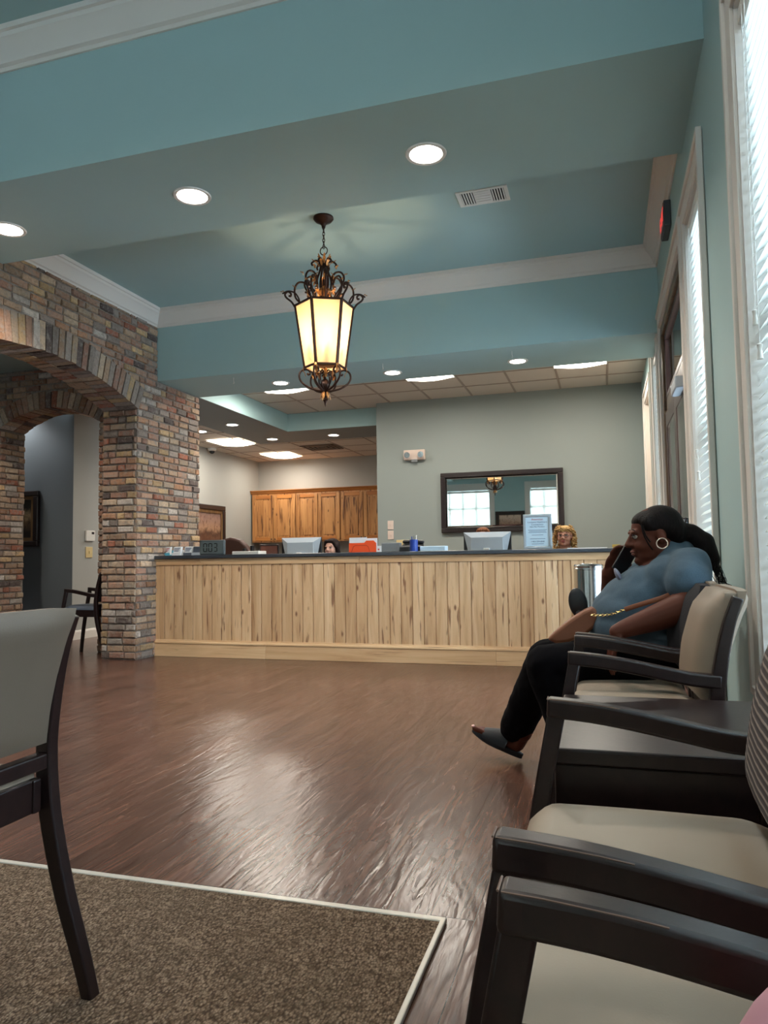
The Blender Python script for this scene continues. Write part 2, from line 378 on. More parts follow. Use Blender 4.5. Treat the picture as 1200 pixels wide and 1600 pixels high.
        if bevel:
            b = o.modifiers.new('bevel', 'BEVEL'); b.width = bevel; b.segments = bseg; b.limit_method = 'ANGLE'; b.angle_limit = math.radians(40)
        if sub:
            b = o.modifiers.new('sub', 'SUBSURF'); b.levels = sub; b.render_levels = sub
        return o
def tag(o, label=None, cat=None, group=None, kind=None):
    if label: o['label'] = label
    if cat: o['category'] = cat
    if group: o['group'] = group
    if kind: o['kind'] = kind
    return o
def thing(name, loc, label, cat, group=None, kind=None):
    o = bpy.data.objects.new(name, None); o.empty_display_size = .05; o.location = loc; COL.objects.link(o)
    return tag(o, label, cat, group, kind)
def kids(o): return [c for c in bpy.data.objects if c.parent == o]
def copy_tree(o, parent=None):
    ks = [c for c in list(bpy.data.objects) if c.parent == o]
    c = o.copy(); COL.objects.link(c); c.parent = parent
    for k in ks: copy_tree(k, c)
    return c
def struct(name, mb, mat, **kw):
    par = kw.get('parent')
    o = mb.build(name, mat, **kw)
    if par is None: o['kind'] = 'structure'
    return o
def B(*a): return MB().box(*a)
def text(name, body, size, mat, parent, loc, rot, ext=.0006, align='CENTER'):
    cu = bpy.data.curves.new(name, 'FONT'); cu.body = body; cu.size = size; cu.extrude = ext; cu.align_x = align; cu.align_y = 'CENTER'
    tmp = bpy.data.objects.new(name+'_c', cu); COL.objects.link(tmp)
    bpy.context.view_layer.update()
    me = bpy.data.meshes.new_from_object(tmp.evaluated_get(bpy.context.evaluated_depsgraph_get()))
    bpy.data.objects.remove(tmp); me.materials.clear(); me.materials.append(mat)
    o = bpy.data.objects.new(name, me); COL.objects.link(o)
    off = Vector((0, 0, 0)); p = parent
    while p is not None: off += p.location; p = p.parent
    o.location = Vector(loc)-off; o.rotation_euler = rot
    if parent: o.parent = parent
    return o

# ================================================================== THE SETTING
W = .48          # right wall plane
XL = -4.21       # brick wall face
# ---- floor
struct('floor', B(-10, 1.0, -3.2, 12.2, -.12, 0), M['floor'], smooth=False)
# ---- carpet inset in front
cp = thing('carpet', (-3, 0, 0), 'brown loop-pile carpet inset in the wood floor, edged with a pale metal strip', 'carpet')
B(-8.0, -.425, -2.95, 1.827, 0, .010).build('pile', M['carpet'], cp, smooth=False)
MB().prism([(-8, 1.827), (-8, 1.848), (-.411, 1.848), (-.411, -2.95), (-.425, -2.95), (-.425, 1.827)], 0, .013, 'Z').build('edge_strip', M['alum'], cp, smooth=False, bevel=.003)

# ---- right wall with openings (y0,y1,z0,z1): far side to near
OPEN = [(-.35, 2.60, .56, 2.76), (3.54, 4.20, .34, 2.72), (4.42, 6.12, 0, 2.72), (6.42, 7.05, .34, 2.72), (7.45, 8.35, 0, 2.55)]
def wall_with_holes(name, u0, u1, z1, holes, place, mat, thick=.16):
    mb = MB(); us = u0
    for a, b, c, d in sorted(holes):
        mb.box(*place(us, a, 0, z1)); 
        if c > 0: mb.box(*place(a, b, 0, c))
        mb.box(*place(a, b, d, z1)); us = b
    mb.box(*place(us, u1, 0, z1))
    return struct(name, mb, mat, smooth=False)
wall_with_holes('wall_right', -3.16, 9.15, 4.05, OPEN, lambda a, b, c, d: (W, W+.16, a, b, c, d), M['teal'])
REAR = [(-4.75, -3.17, .7, 2.83), (-2.0, -.45, .7, 2.83)]
wall_with_holes('wall_rear', -10.0, W+.16, 4.05, REAR, lambda a, b, c, d: (a, b, -3.16, -3.0, c, d), M['teal'])
struct('wall_back', MB().box(-2.83, W+.16, 9.05, 9.21, 0, 3.0).box(-2.83, -2.67, 9.21, 12.16, 0, 3.0), M['teal_warmlit'], smooth=False)
struct('wall_office', MB().box(-6.19, -2.83, 12.0, 12.16, 0, 2.75).box(-6.19, -6.03, 7.162, 12.0, 0, 3.0), M['office'], smooth=False)
# ---- near coffer (high ceiling), big beam, far coffer, second beam
struct('ceiling', MB().box(-4.6, W+.16, -3.16, 3.6, 3.97, 4.07), M['teal'], smooth=False)
struct('ceiling_beam', MB().box(XL-.4, W, 3.275, 4.21, 3.13, 3.97).box(XL-.4, XL, -3.0, 3.275, 3.13, 3.97), M['teal'], smooth=False)
struct('ceiling_far', MB().box(XL-.4, W+.16, 4.21, 6.165, 3.40, 3.5), M['teal'], smooth=False)
struct('ceiling_beam', MB().box(XL, W, 6.165, 6.95, 2.70, 3.40), M['teal'], smooth=False)
def crown_loop(name, x0, x1, y0, y1, zl, h, p):
    prof = [(0, 0), (.010, 0), (.014, .018), (.030, .026), (.040, .050), (.070, .095), (.088, .110), (.092, .130), (.104, .134), (.106, .160), (0, .160)]
    prof = [(d/.106*p, z/.16*h+zl) for d, z in prof]
    mb = MB(); n = len(prof); vs = []
    for d, z in prof: vs += [(x0+d, y0+d, z), (x1-d, y0+d, z), (x1-d, y1-d, z), (x0+d, y1-d, z)]
    fs = [(i*4+k, i*4+(k+1) % 4, (i+1)*4+(k+1) % 4, (i+1)*4+k) for i in range(n-1) for k in range(4)]
    mb.add(vs, fs); return struct(name, mb, M['trim'], ang=25)
crown_loop('trim_1', XL, W, 4.21, 6.165, 3.237, .163, .108)
crown_loop('trim_2', XL, W, -3.0, 3.275, 3.785, .185, .13)
# ---- raised tile ceiling behind the second beam + dropped soffit + office ceiling
struct('ceiling_raised', MB().box(XL-.02, W+.16, 6.95, 9.28, 2.95, 3.0), M['tile'], smooth=False)
g = MB()
for k in range(9):
    x = -.456-.545*k+.545*1
    if x > XL and x < W: g.box(x-.012, x+.012, 6.95, 9.28, 2.944, 2.952)
for y in (7.42, 7.965, 8.51): g.box(XL, W, y-.012, y+.012, 2.944, 2.952)
struct('trim_3', g, M['tbar'], smooth=False)
sf = MB().box(-5.06, XL-.0, 6.95, 10.14, 2.70, 3.0).box(XL, -2.83, 9.28, 10.14, 2.70, 3.0)
struct('ceiling_soffit', sf, M['soffit'], smooth=False)
struct('trim_4', MB().box(XL, XL+.004, 6.95, 9.28, 2.702, 2.944).box(XL, -2.83, 9.276, 9.28, 2.702, 2.944), M['teal'], smooth=False)
struct('ceiling_office', MB().box(-6.03, -5.06, 6.65, 12, 2.70, 2.76).box(-5.06, -2.83, 10.14, 12, 2.70, 2.76), M['tile'], smooth=False)
g = MB()
for k in range(8):
    x = -5.78+.6*k
    if x < -2.83: g.box(x-.01, x+.01, 10.14 if x > -5.06 else 6.65, 12, 2.694, 2.702)
for y in (7.2, 7.8, 8.4, 9.0, 9.6, 10.2, 10.8, 11.4): g.box(-6.03, -5.06 if y < 10.14 else -2.83, y-.01, y+.01, 2.694, 2.702)
struct('trim_5', g, M['tbar'], smooth=False)

# ---- reclaimed brick walls
PAL = [((158, 130, 104), 5), ((146, 112, 92), 5), ((166, 146, 122), 4), ((138, 98, 80), 3), ((176, 170, 162), 2.2), ((72, 64, 64), 1.6), ((120, 112, 106), 3), ((142, 78, 58), 1.2), ((178, 148, 104), 2), ((126, 90, 76), 2), ((150, 106, 76), 2)]
def bcol():
    t = random.random()*sum(w for _, w in PAL)
    for c, w in PAL:
        t -= w
        if t <= 0: break
    k = random.uniform(.94, 1.2)
    return tuple(L1(min(255, (x*.66+g_*.34)*k)) for x, g_ in zip(c, (142, 124, 110)))+(1,)
def brick(mb, O, U, N, u0, u1, v0, v1, V=(0, 0, 1)):
    O, U, N, V = Vector(O), Vector(U), Vector(N), Vector(V)
    p = .010+random.random()*.012; j = lambda: random.uniform(-.004, .004)
    a = [O+U*(u+j())+V*(v+j())+N*(-.01) for u, v in ((u0, v0), (u1, v0), (u1, v1), (u0, v1))]
    # slightly pillowed front: outer ring + inset front face
    b = [O+U*(u+j())+V*(v+j())+N*(p*.55) for u, v in ((u0, v0), (u1, v0), (u1, v1), (u0, v1))]
    e = .007
    c = [O+U*(u+j()*.6)+V*(v+j()*.6)+N*(p+j()*.8) for u, v in ((u0+e, v0+e), (u1-e, v0+e), (u1-e, v1-e), (u0+e, v1-e))]
    vs = a+b+c; fs = []
    for q in (0, 4):
        for k in range(4): fs.append((q+k, q+(k+1) % 4, q+4+(k+1) % 4, q+4+k))
    fs.append((8, 9, 10, 11)); mb.add(vs, fs, bcol())
def field(mb, O, U, N, z0, z1, spans, bl=.178, rh=.0655, gap=.0135):
    k = 0; z = z0
    while z < z1-.02:
        zt = min(z+rh-gap, z1)
        for a, b in spans((z+zt)/2):
            u = a - (bl*.5 if k % 2 else 0) - random.uniform(0, .03)
            while u < b-.015:
                w = bl*random.choice((1, 1, 1, .96, 1.04, .5)); s, e = max(u, a), min(u+w-gap, b)
                if e-s > .02: brick(mb, O, U, N, s, e, z, zt)
                u += w
        z += rh; k += 1
def ring(mb, C, U, N, R, h, a0, a1, depth, gap=.011, bw=.068):
    """soldier bricks standing radially around an arch, in the plane spanned by U and z"""
    C, U, N = Vector(C), Vector(U), Vector(N); Z = Vector((0, 0, 1))
    n = int(R*(a1-a0)/bw); da = (a1-a0)/n
    for i in range(n):
        b0 = a0+i*da+gap/R*.5; b1 = a0+(i+1)*da-gap/R*.5
        nseg = max(1, round(depth/.19)); 
        for q in range(nseg):
            d0 = -.016-random.random()*.01 if q == 0 else q*depth/nseg+gap/2
            d1 = (q+1)*depth/nseg-gap/2
            r0 = R-.006-random.random()*.012; r1 = R+h-(0 if q else random.random()*.012)
            vs = []
            for d in (d0, d1):
                for (an, r) in ((b0, r0), (b1, r0), (b1, r1), (b0, r1)):
                    vs.append(C+U*(math.cos(an)*r+random.uniform(-.003, .003))+Z*(math.sin(an)*r)+N*(-d))
            mb.add(vs, [(0, 1, 2, 3), (7, 6, 5, 4), (0, 4, 5, 1), (1, 5, 6, 2), (2, 6, 7, 3), (3, 7, 4, 0)], bcol())
# main arch (plane X = XL, opening Y 3.45..5.85)
def arch(cu, half, zs, rise):
    R = (half*half+rise*rise)/(2*rise); return R, zs+rise-R
R1, zc1 = arch(4.65, 1.20, 2.365, .24)
H1 = .225
def cut(z, cu, half, R, zc, h, lo, hi, zs):
    """spans of a field row at height z, outside the opening and the soldier ring"""
    if z < zs: return [(lo, cu-half), (cu+half, hi)]
    ro = R+h
    dz = z-zc
    if dz >= ro: return [(lo, hi)]
    w = math.sqrt(ro*ro-dz*dz)
    # ring ends follow the radial line at the springing
    a = math.atan2(zs-zc, half); wr = half+(z-zs)/math.tan(a) if z > zs else half
    w = min(w, wr) if dz < math.sin(a)*ro else w
    return [(lo, cu-w), (cu+w, hi)]
pts = [(3.0, 0), (3.0, 3.40), (6.165, 3.40), (6.165, 2.70), (6.94, 2.70), (6.94, 0), (5.85, 0)]
a1 = math.asin(1.20/R1)
for k in range(25):
    t = a1-2*a1*k/24; pts.append((4.65+math.sin(t)*(R1+.006), zc1+math.cos(t)*(R1+.006)))
pts += [(3.45, 0)]
bw_ = struct('wall_left', MB().prism(pts, XL-.37, XL, 'X'), M['mortar'], smooth=False)
bm_ = MB()
field(bm_, (XL, 0, 0), (0, 1, 0), (1, 0, 0), .012, 3.245, lambda z: [(a, min(b, 6.94 if z < 2.70 else 6.16)) for a, b in cut(z, 4.65, 1.20, R1, zc1, H1, 3.0, 6.94, 2.365)])
field(bm_, (0, 5.85, 0), (1, 0, 0), (0, -1, 0), .012, 2.36, lambda z: [(XL-.365, XL-.002)])
field(bm_, (0, 3.45, 0), (1, 0, 0), (0, 1, 0), .012, 2.36, lambda z: [(XL-.365, XL-.002)])
field(bm_, (XL-.37, 0, 0), (0, 1, 0), (-1, 0, 0), .012, 2.9, lambda z: cut(z, 4.65, 1.20, R1, zc1, H1, 3.0, 6.28, 2.365))
field(bm_, (0, 6.94, 0), (1, 0, 0), (0, 1, 0), .012, 2.69, lambda z: [(XL-.365, XL-.002)])
ring(bm_, (XL, 4.65, zc1), (0, 1, 0), (1, 0, 0), R1, H1, PI/2-a1, PI/2+a1, .37)
bm_.build('brickwork', M['brick'], bw_, smooth=False)
# second arch (plane Y = 6.3, opening X -6.27..-4.98)
c2, h2 = -5.625, .645
R2, zc2 = arch(c2, h2, 2.39, .185)
a2 = math.asin(h2/R2)
pts = [(-10, 0), (-10, 3.0), (XL-.37, 3.0), (XL-.37, 0), (c2+h2, 0)]
for k in range(21):
    t = a2-2*a2*k/20; pts.append((c2+math.sin(t)*(R2+.006), zc2+math.cos(t)*(R2+.006)))
pts += [(c2-h2, 0)]
b2w = struct('wall_hall', MB().prism(pts, 6.3, 6.65, 'Y'), M['mortar'], smooth=False)
b2 = MB()
field(b2, (0, 6.3, 0), (1, 0, 0), (0, -1, 0), .012, 2.98, lambda z: cut(z, c2, h2, R2, zc2, .17, -7.6, XL-.375, 2.39))
field(b2, (c2-h2, 0, 0), (0, 1, 0), (1, 0, 0), .012, 2.39, lambda z: [(6.302, 6.648)])
field(b2, (c2+h2, 0, 0), (0, 1, 0), (-1, 0, 0), .012, 2.39, lambda z: [(6.302, 6.648)])
ring(b2, (c2, 6.3, zc2), (1, 0, 0), (0, -1, 0), R2, .17, PI/2-a2, PI/2+a2, .35)
b2.build('brickwork', M['brick'], b2w, smooth=False)
# hall beyond the arches
struct('ceiling_hall', MB().box(-10, XL-.37, -3.16, 6.3, 3.0, 3.1).box(-10, -6.03, 6.65, 7.2, 2.9, 3.0), M['teal'], smooth=False)
struct('wall_hallway', MB().box(-10, -6.032, 7.16, 7.31, 0, 3.0), M['hallgrey'], smooth=False)
struct('wall_far_left', MB().box(-10.1, -10, -3.16, 7.6, 0, 3.1), M['teal'], smooth=False)
def base(name, pts, axis, a, b, mat=None): return struct(name, MB().prism(pts, a, b, axis), mat or M['trim'], smooth=False)
base('baseboard_hall', [(7.16, 0), (7.143, 0), (7.143, .085), (7.150, .105), (7.16, .11)], 'X', -10, -6.013)
base('baseboard_corridor', [(-6.03, 0), (-6.013, 0), (-6.013, .085), (-6.020, .105), (-6.03, .11)], 'Y', 7.143, 11.99)
# baseboard of the right wall between openings
mbb = MB()
for a, b in ((-3.0, 3.43), (3.43, 4.24), (6.62, 6.42), (6.30, 7.35), (8.45, 9.05)):
    if b > a: mbb.box(W-.016, W, a, b, 0, .12)
struct('baseboard_right', mbb, M['trim'], bevel=.004, smooth=False)

# ---- windows and doors of the right wall
def casing(par, y0, y1, z0, z1, cw=.10, sill=True, bottom=True):
    """painted casing around an opening of the right wall, jamb lining inside"""
    def frame(o, i, x0, x1):
        m = MB(); m.box(x0, x1, y0-o, y0-i, z0-(o if bottom else 0), z1+o).box(x0, x1, y1+i, y1+o, z0-(o if bottom else 0), z1+o).box(x0, x1, y0-i, y1+i, z1+i, z1+o)
        if bottom: m.box(x0, x1, y0-i, y1+i, z0-o, z0-i)
        return m
    m = frame(cw, 0, W-.018, W+.002); m.build('casing', M['trim'], par, bevel=.004, smooth=False)
    m = frame(cw+.012, cw-.018, W-.030, W-.004); m.build('backband', M['trim'], par, bevel=.004, smooth=False)
    m = MB(); m.box(W-.006, W+.15, y0, y0+.012, z0, z1).box(W-.006, W+.15, y1-.012, y1, z0, z1).box(W-.006, W+.15, y0, y1, z1-.012, z1)
    if bottom: m.box(W-.006, W+.15, y0, y1, z0, z0+.012)
    m.build('jamb', M['trim'], par, smooth=False)
def right_window(n, y0, y1, z0, z1, mull=2, **kw):
    w = bpy.data.objects.new('window_%d' % n, None); COL.objects.link(w); w.location = (W, (y0+y1)/2, z0); w['kind'] = 'structure'
    casing(w, y0, y1, z0, z1, **kw)
    m = MB(); s = .045; x0, x1 = W+.105, W+.135
    m.box(x0, x1, y0+.012, y0+s, z0+.012, z1-.012).box(x0, x1, y1-s, y1-.012, z0+.012, z1-.012).box(x0, x1, y0+s, y1-s, z0+.012, z0+s).box(x0, x1, y0+s, y1-s, z1-s, z1-.012).box(x0, x1, y0+s, y1-s, (z0+z1)/2-.02, (z0+z1)/2+.02)
    for k in range(1, mull): m.box(x0+.008, x1-.008, y0+(y1-y0)*k/mull-.012, y0+(y1-y0)*k/mull+.012, z0+s, z1-s)
    m.build('sash', M['trim'], w, smooth=False)
    B(W+.118, W+.122, y0+.03, y1-.03, z0+.03, z1-.03).build('pane', M['glass'], w, smooth=False)
    return w
def blind(y0, y1, z0, z1, label, group, xc=W+.034, depth=.050, pitch=.043, tilt=38, cords=True, axis='Y'):
    """horizontal slat blind; axis Y hangs in the right wall, axis X in the rear wall (xc is then the Y plane)"""
    loc = (xc, (y0+y1)/2, z0) if axis == 'Y' else ((y0+y1)/2, xc, z0)
    b = thing('window_blind', loc, label, 'blind', group)
    def T(p):  # p = (across, along, z)
        return p if axis == 'Y' else (p[1], p[0], p[2])
    sgn = 1
    m = MB(); z = z1-.07; ct, st = math.cos(math.radians(tilt)), math.sin(math.radians(tilt))
    while z > z0+.04:
        prof = []
        for k in range(5):
            t = (k/4-.5)*depth; arc = .0035*(1-(2*k/4-1)**2)
            prof.append((t*ct-arc*st*sgn, t*st*sgn+arc*ct))
        vs = []
        for (a, h) in prof:
            for y in (y0+.004, y1-.004):
                vs.append(T((xc+a, y, z+h)))
        for (a, h) in prof:
            for y in (y0+.004, y1-.004):
                vs.append(T((xc+a, y, z+h-.0025)))
        fs = [(2*k, 2*k+1, 2*k+3, 2*k+2) for k in range(4)]+[(10+2*k, 12+2*k, 13+2*k, 11+2*k) for k in range(4)]
        fs += [(0, 10, 11, 1), (8, 9, 19, 18)]+[(2*k, 2*k+2, 12+2*k, 10+2*k) for k in range(4)]+[(2*k+1, 11+2*k, 13+2*k, 2*k+3) for k in range(4)]
        m.add(vs, fs); z -= pitch
    m.build('slats', M['slat'], b, smooth=False)
    def bx(a0, a1, l0, l1, h0, h1, nm, mt=M['white'], par=b):
        p = T((a0, l0, h0)); q = T((a1, l1, h1))
        return B(min(p[0], q[0]), max(p[0], q[0]), min(p[1], q[1]), max(p[1], q[1]), h0, h1).build(nm, mt, par, bevel=.003)
    bx(xc-.03, xc+.03, y0+.003, y1-.003, z1-.062, z1-.014, 'head_rail')
    bx(xc-.026, xc+.026, y0+.003, y1-.003, z0+.014, z0+.034, 'bottom_rail')
    if cords:
        e = -1 if axis == 'Y' else 1
        far = y1-.10
        for k, zz in ((0, z0+1.10), (1, z0+.98)):
            yy = far-.045*k
            c = MB().tube([T((xc+e*.036, yy, z1-.06)), T((xc+e*.038, yy, zz))], .0016, 6).build('pull_cord', M['white'], b)
            ctr = T((xc+e*.038, yy, zz-.045))
            MB().lathe(ctr, [(.003, .05), (.009, .045), (.006, .03), (.009, .004), (.009, 0), (.002, 0)], 12).build('tassel', M['white'], c)
    return b
right_window(1, *OPEN[0], mull=4)
blind(-.335, 2.585, .575, 2.745, 'wide white slat blind in the nearest window beside the waiting chairs', None)
right_window(2, *OPEN[1], mull=2)
blind(3.555, 4.185, .355, 2.705, 'narrow white slat blind in the sidelight window just before the entrance door', None)
right_window(3, *OPEN[3], mull=2)
blind(6.435, 7.035, .355, 2.705, 'narrow white slat blind in the window just past the entrance door', None, cords=False)
# entrance door: weathered wood frame, transom, glass door with closer
d = bpy.data.objects.new('door_1', None); COL.objects.link(d); y0, y1 = 4.42, 6.12; d.location = (W, 5.27, 0); d['kind'] = 'structure'
casing(d, y0, y1, 0, 2.72, bottom=False)
m = MB(); m.box(W+.0, W+.15, y0+.012, y0+.055, 0, 2.70).box(W+.0, W+.15, y1-.075, y1-.012, 0, 2.70).box(W+.0, W+.15, y0+.075, y1-.075, 2.63, 2.70).box(W+.02, W+.15, y0+.075, y1-.075, 2.02, 2.12)
m.build('wood_frame', M['oldwood'], d, bevel=.005, smooth=False)
m = MB(); m.box(W+.02, W+.06, y0+.08, y1-.08, 2.12, 2.16).box(W+.02, W+.06, y0+.08, y1-.08, 2.59, 2.63).box(W+.02, W+.06, y0+.08, y0+.12, 2.16, 2.59).box(W+.02, W+.06, y1-.12, y1-.08, 2.16, 2.59)
tr_ = m.build('transom', M['darkdoor'], d, bevel=.004, smooth=False)
B(W+.038, W+.042, y0+.12, y1-.12, 2.16, 2.59).build('pane', M['glass'], tr_, smooth=False)
for ya, yb in ((y0+.08, 5.265), (5.275, y1-.08)):
    m = MB(); m.box(W+.008, W+.034, ya, ya+.07, .01, 2.01).box(W+.008, W+.034, yb-.07, yb, .01, 2.01).box(W+.008, W+.034, ya+.07, yb-.07, .01, .27).box(W+.008, W+.034, ya+.07, yb-.07, 1.89, 2.01)
    lf = m.build('door_leaf', M['darkdoor'], d, bevel=.004, smooth=False)
    B(W+.012, W+.016, ya+.065, yb-.065, .26, 1.90).build('pane', M['glass'], lf, smooth=False)
    hy = 5.22 if ya < 5 else 5.32
    MB().tube([(W+.008, hy, .9), (W-.03, hy, .9), (W-.03, hy, 1.15), (W+.008, hy, 1.15)], .009, 8).build('pull_handle', M['chrome'], lf)
cl = B(W-.05, W+.007, 4.58, 4.86, 1.90, 1.97).build('door_closer', M['ltgrey'], d, bevel=.008)
MB().tube([(W-.0, 4.84, 1.97), (W-.02, 5.12, 2.02), (W+.03, 5.32, 2.06)], .011, 8).build('closer_arm', M['ltgrey'], cl)
# far doorway with plain casing, peach-white leaf inside
d2 = bpy.data.objects.new('door_2', None); COL.objects.link(d2); d2.location = (W, 7.9, 0); d2['kind'] = 'structure'
casing(d2, 7.45, 8.35, 0, 2.55, bottom=False)
B(W+.05, W+.09, 7.462, 8.338, .005, 2.538).build('door_leaf', simple('peach_white_door_paint', rgb(222, 200, 178), .45), d2, smooth=False)

# ---- rear wall windows seen in the mirror
def rear_window(n, x0, x1, z0, z1):
    w = bpy.data.objects.new('window_%d' % n, None); COL.objects.link(w); w.location = ((x0+x1)/2, -3, z0); w['kind'] = 'structure'
    c = .15; m = MB().box(x0-c, x0, -3.0, -2.978, z0-c, z1+c+.05).box(x1, x1+c, -3.0, -2.978, z0-c, z1+c+.05).box(x0, x1, -3.0, -2.978, z1, z1+c+.05).box(x0, x1, -3.0, -2.978, z0-c, z0)
    m.build('casing', M['trim'], w, bevel=.004, smooth=False)
    m = MB()
    for k in range(5):
        xx = x0+(x1-x0)*k/4; m.box(max(x0, xx-.02), min(x1, xx+.02), -3.12, -3.09, z0, z1)
    for k in range(5):
        zz = z0+(z1-z0)*k/4; m.box(x0, x1, -3.12, -3.09, max(z0, zz-.02), min(z1, zz+.02))
    m.build('sash', M['trim'], w, smooth=False)
    B(x0+.01, x1-.01, -3.108, -3.104, z0+.01, z1-.01).build('pane', M['glass'], w, smooth=False)
for n, (a, b, c, e_) in zip((4, 5), REAR): rear_window(n, a, b, c, e_)
blind(-4.74, -3.18, .71, 2.82, 'white slat blind at the left rear window, seen in the mirror', None, xc=-3.045, axis='X', cords=False, tilt=52)
blind(-1.99, -.46, .71, 2.82, 'white slat blind at the right rear window, seen in the mirror', None, xc=-3.045, axis='X', cords=False, tilt=52)

# ================================================================== LAMPS AND CEILING FITTINGS
def can(x, y, z, label, group, r=.088, power=22, col=(1, .90, .79), spot=140):
    t = thing('recessed_light', (x, y, z), label, 'ceiling light', group)
    MB().lathe((x, y, z), [(r, -.001), (r+.004, -.006), (r+.022, -.007), (r+.026, 0), (r, 0)], 36).build('trim_ring', M['white'], t)
    MB().lathe((x, y, z), [(0.0, -.0045), (r, -.0045), (r, -.001), (0, -.001)], 36).build('lens', M['can_glow'], t, recalc=True)
    l = bpy.data.lights.new('recessed_lamp', 'SPOT'); l.energy = power; l.color = col; l.spot_size = math.radians(spot); l.spot_blend = .6; l.shadow_soft_size = .06
    o = bpy.data.objects.new('recessed_lamp', l); o.location = (0, 0, -.02); COL.objects.link(o); o.parent = t
    return t
P_B = 62
for x, w_ in ((-3.72, 'at the left photo edge'), (-2.33, 'left of the lantern'), (-.87, 'right of the lantern, near the vent')):
    can(x, 3.77, 3.13, 'large recessed light in the near ceiling beam, '+w_, 'recessed lights in the near beam', power=P_B)
for x, w_ in ((-3.09, 'left of the lantern tip'), (-1.908, 'right of the lantern tip'), (-.71, 'above the mirror')):
    can(x, 6.65, 2.70, 'small round recessed light under the far beam over the counter, '+w_, 'recessed lights in the far beam', r=.068, power=18)
for x, y, w_ in ((-4.66, 8.52, 'on the left soffit strip'), (-5.30, 8.81, 'beside the brick wall edge'), (-4.68, 9.77, 'at the soffit corner'), (-3.71, 9.78, 'on the rear soffit strip near the brown vent')):
    can(x, y, 2.70, 'small recessed light over the back office, '+w_, 'recessed lights over the back office', r=.068, power=11)
# cans of the high near ceiling (out of the frame, added as fill light)
for x in (-3.3, -1.9, -.5):
    for y in (1.6, -.8):
        can(x, y, 3.97, 'added fill light in the high near ceiling, %s %s' % ('ahead of the camera,' if y > 0 else 'behind the camera,', {-3.3: 'on the hall side', -1.9: 'in the middle', -.5: 'on the window side'}[x]), 'added fill lights in the high ceiling', power=15)
can(-6.95, 6.92, 2.9, 'round recessed light in the hall ceiling above the painting', None, power=26, col=(.9, .95, 1))
can(-5.6, 5.0, 3.0, 'round recessed light in the ceiling behind the brick arch', None, power=55)
def troffer(x, y, z, label, power=30, g='fluorescent ceiling fixtures', sx=.27, sy=.27):
    t = thing('ceiling_fixture', (x, y, z), label, 'ceiling light', g)
    MB().box(x-sx-.012, x+sx+.012, y-sy-.012, y-sy, z-.01, z).box(x-sx-.012, x+sx+.012, y+sy, y+sy+.012, z-.01, z).box(x-sx-.012, x-sx, y-sy, y+sy, z-.01, z).box(x+sx, x+sx+.012, y-sy, y+sy, z-.01, z).build('frame', M['white'], t, smooth=False)
    m = MB(); n = 8
    vs = []
    for i in range(n+1):
        u = i/n; xx = x-sx+2*sx*u; h = -.03-.028*math.sin(u*PI)
        vs += [(xx, y-sy, z+h+.028), (xx, y+sy, z+h+.028)]
    m.add(vs, [(2*i, 2*i+1, 2*i+3, 2*i+2) for i in range(n)])
    m.build('diffuser', M['panel_glow'], t, recalc=False)
    l = bpy.data.lights.new('fixture_lamp', 'AREA'); l.size = .45; l.energy = power; l.color = (1, .91, .80)
    o = bpy.data.objects.new('fixture_lamp', l); o.location = (0, 0, -.065); COL.objects.link(o); o.parent = t
troffer(-3.60, 7.70, 2.944, 'bright fluorescent fixture in the raised tile ceiling behind the lantern', 12)
troffer(-1.83, 7.70, 2.944, 'bright fluorescent fixture in the raised tile ceiling left of centre', 12)
troffer(-.19, 7.70, 2.944, 'bright fluorescent fixture in the raised tile ceiling nearest the windows', 12)
troffer(-5.35, 9.75, 2.694, 'bright fluorescent fixture in the office ceiling nearer the brick wall', 8)
troffer(-5.25, 11.30, 2.694, 'bright fluorescent fixture in the office ceiling above the wood cabinets', 7)
# ceiling hooks under the far beam
for x, w_ in ((-3.43, 'nearest the brick wall'), (-1.90, 'above the middle recessed light'), (-.72, 'above the mirror')):
    MB().tube([(x, 6.30, 2.70), (x, 6.30, 2.665), (x+.006, 6.30, 2.652), (x+.002, 6.30, 2.642), (x-.008, 6.30, 2.648)], .0022, 6).build('ceiling_hook', M['white'])
    o = bpy.data.objects[-1] if False else None
hk = [o for o in bpy.data.objects if o.name.startswith('ceiling_hook')]
for o, w_ in zip(hk, ('nearest the brick wall', 'beside the middle recessed light', 'beside the recessed light above the mirror')):
    tag(o, 'thin little hook hanging under the far ceiling beam, '+w_, 'hook', 'hooks under the far beam')
# air vent in the far coffer
v = thing('air_vent', (-.72, 4.86, 3.40), 'white rectangular air supply vent in the teal ceiling coffer', 'vent')
x0, x1, y0, y1, z = -.90, -.55, 4.76, 4.97, 3.40
MB().box(x0, x1, y0, y0+.02, z-.008, z).box(x0, x1, y1-.02, y1, z-.008, z).box(x0, x0+.025, y0+.02, y1-.02, z-.008, z).box(x1-.025, x1, y0+.02, y1-.02, z-.008, z).box(x0+.115, x0+.125, y0+.02, y1-.02, z-.008, z).box(x1-.125, x1-.115, y0+.02, y1-.02, z-.008, z).build('frame', M['white'], v, smooth=False)
B(x0+.01, x1-.01, y0+.01, y1-.01, z-.003, z-.0005).build('backing', M['shadow_gap'], v, smooth=False)
m = MB()
for k in range(5):
    m.box(x0+.028+.018*k, x0+.036+.018*k, y0+.02, y1-.02, z-.011, z-.004)
    m.box(x1-.036-.018*k, x1-.028-.018*k, y0+.02, y1-.02, z-.011, z-.004)
for k in range(5): m.box(x0+.125, x1-.125, y0+.022+.034*k, y0+.05+.034*k, z-.011, z-.004)
m.build('louvres', M['white'], v, smooth=False)
v = thing('air_vent', (-4.26, 10.75, 2.69), 'bronze-toned square air diffuser in the office ceiling', 'vent')
x0, x1, y0, y1, z = -4.56, -4.0, 10.5, 11.0, 2.694
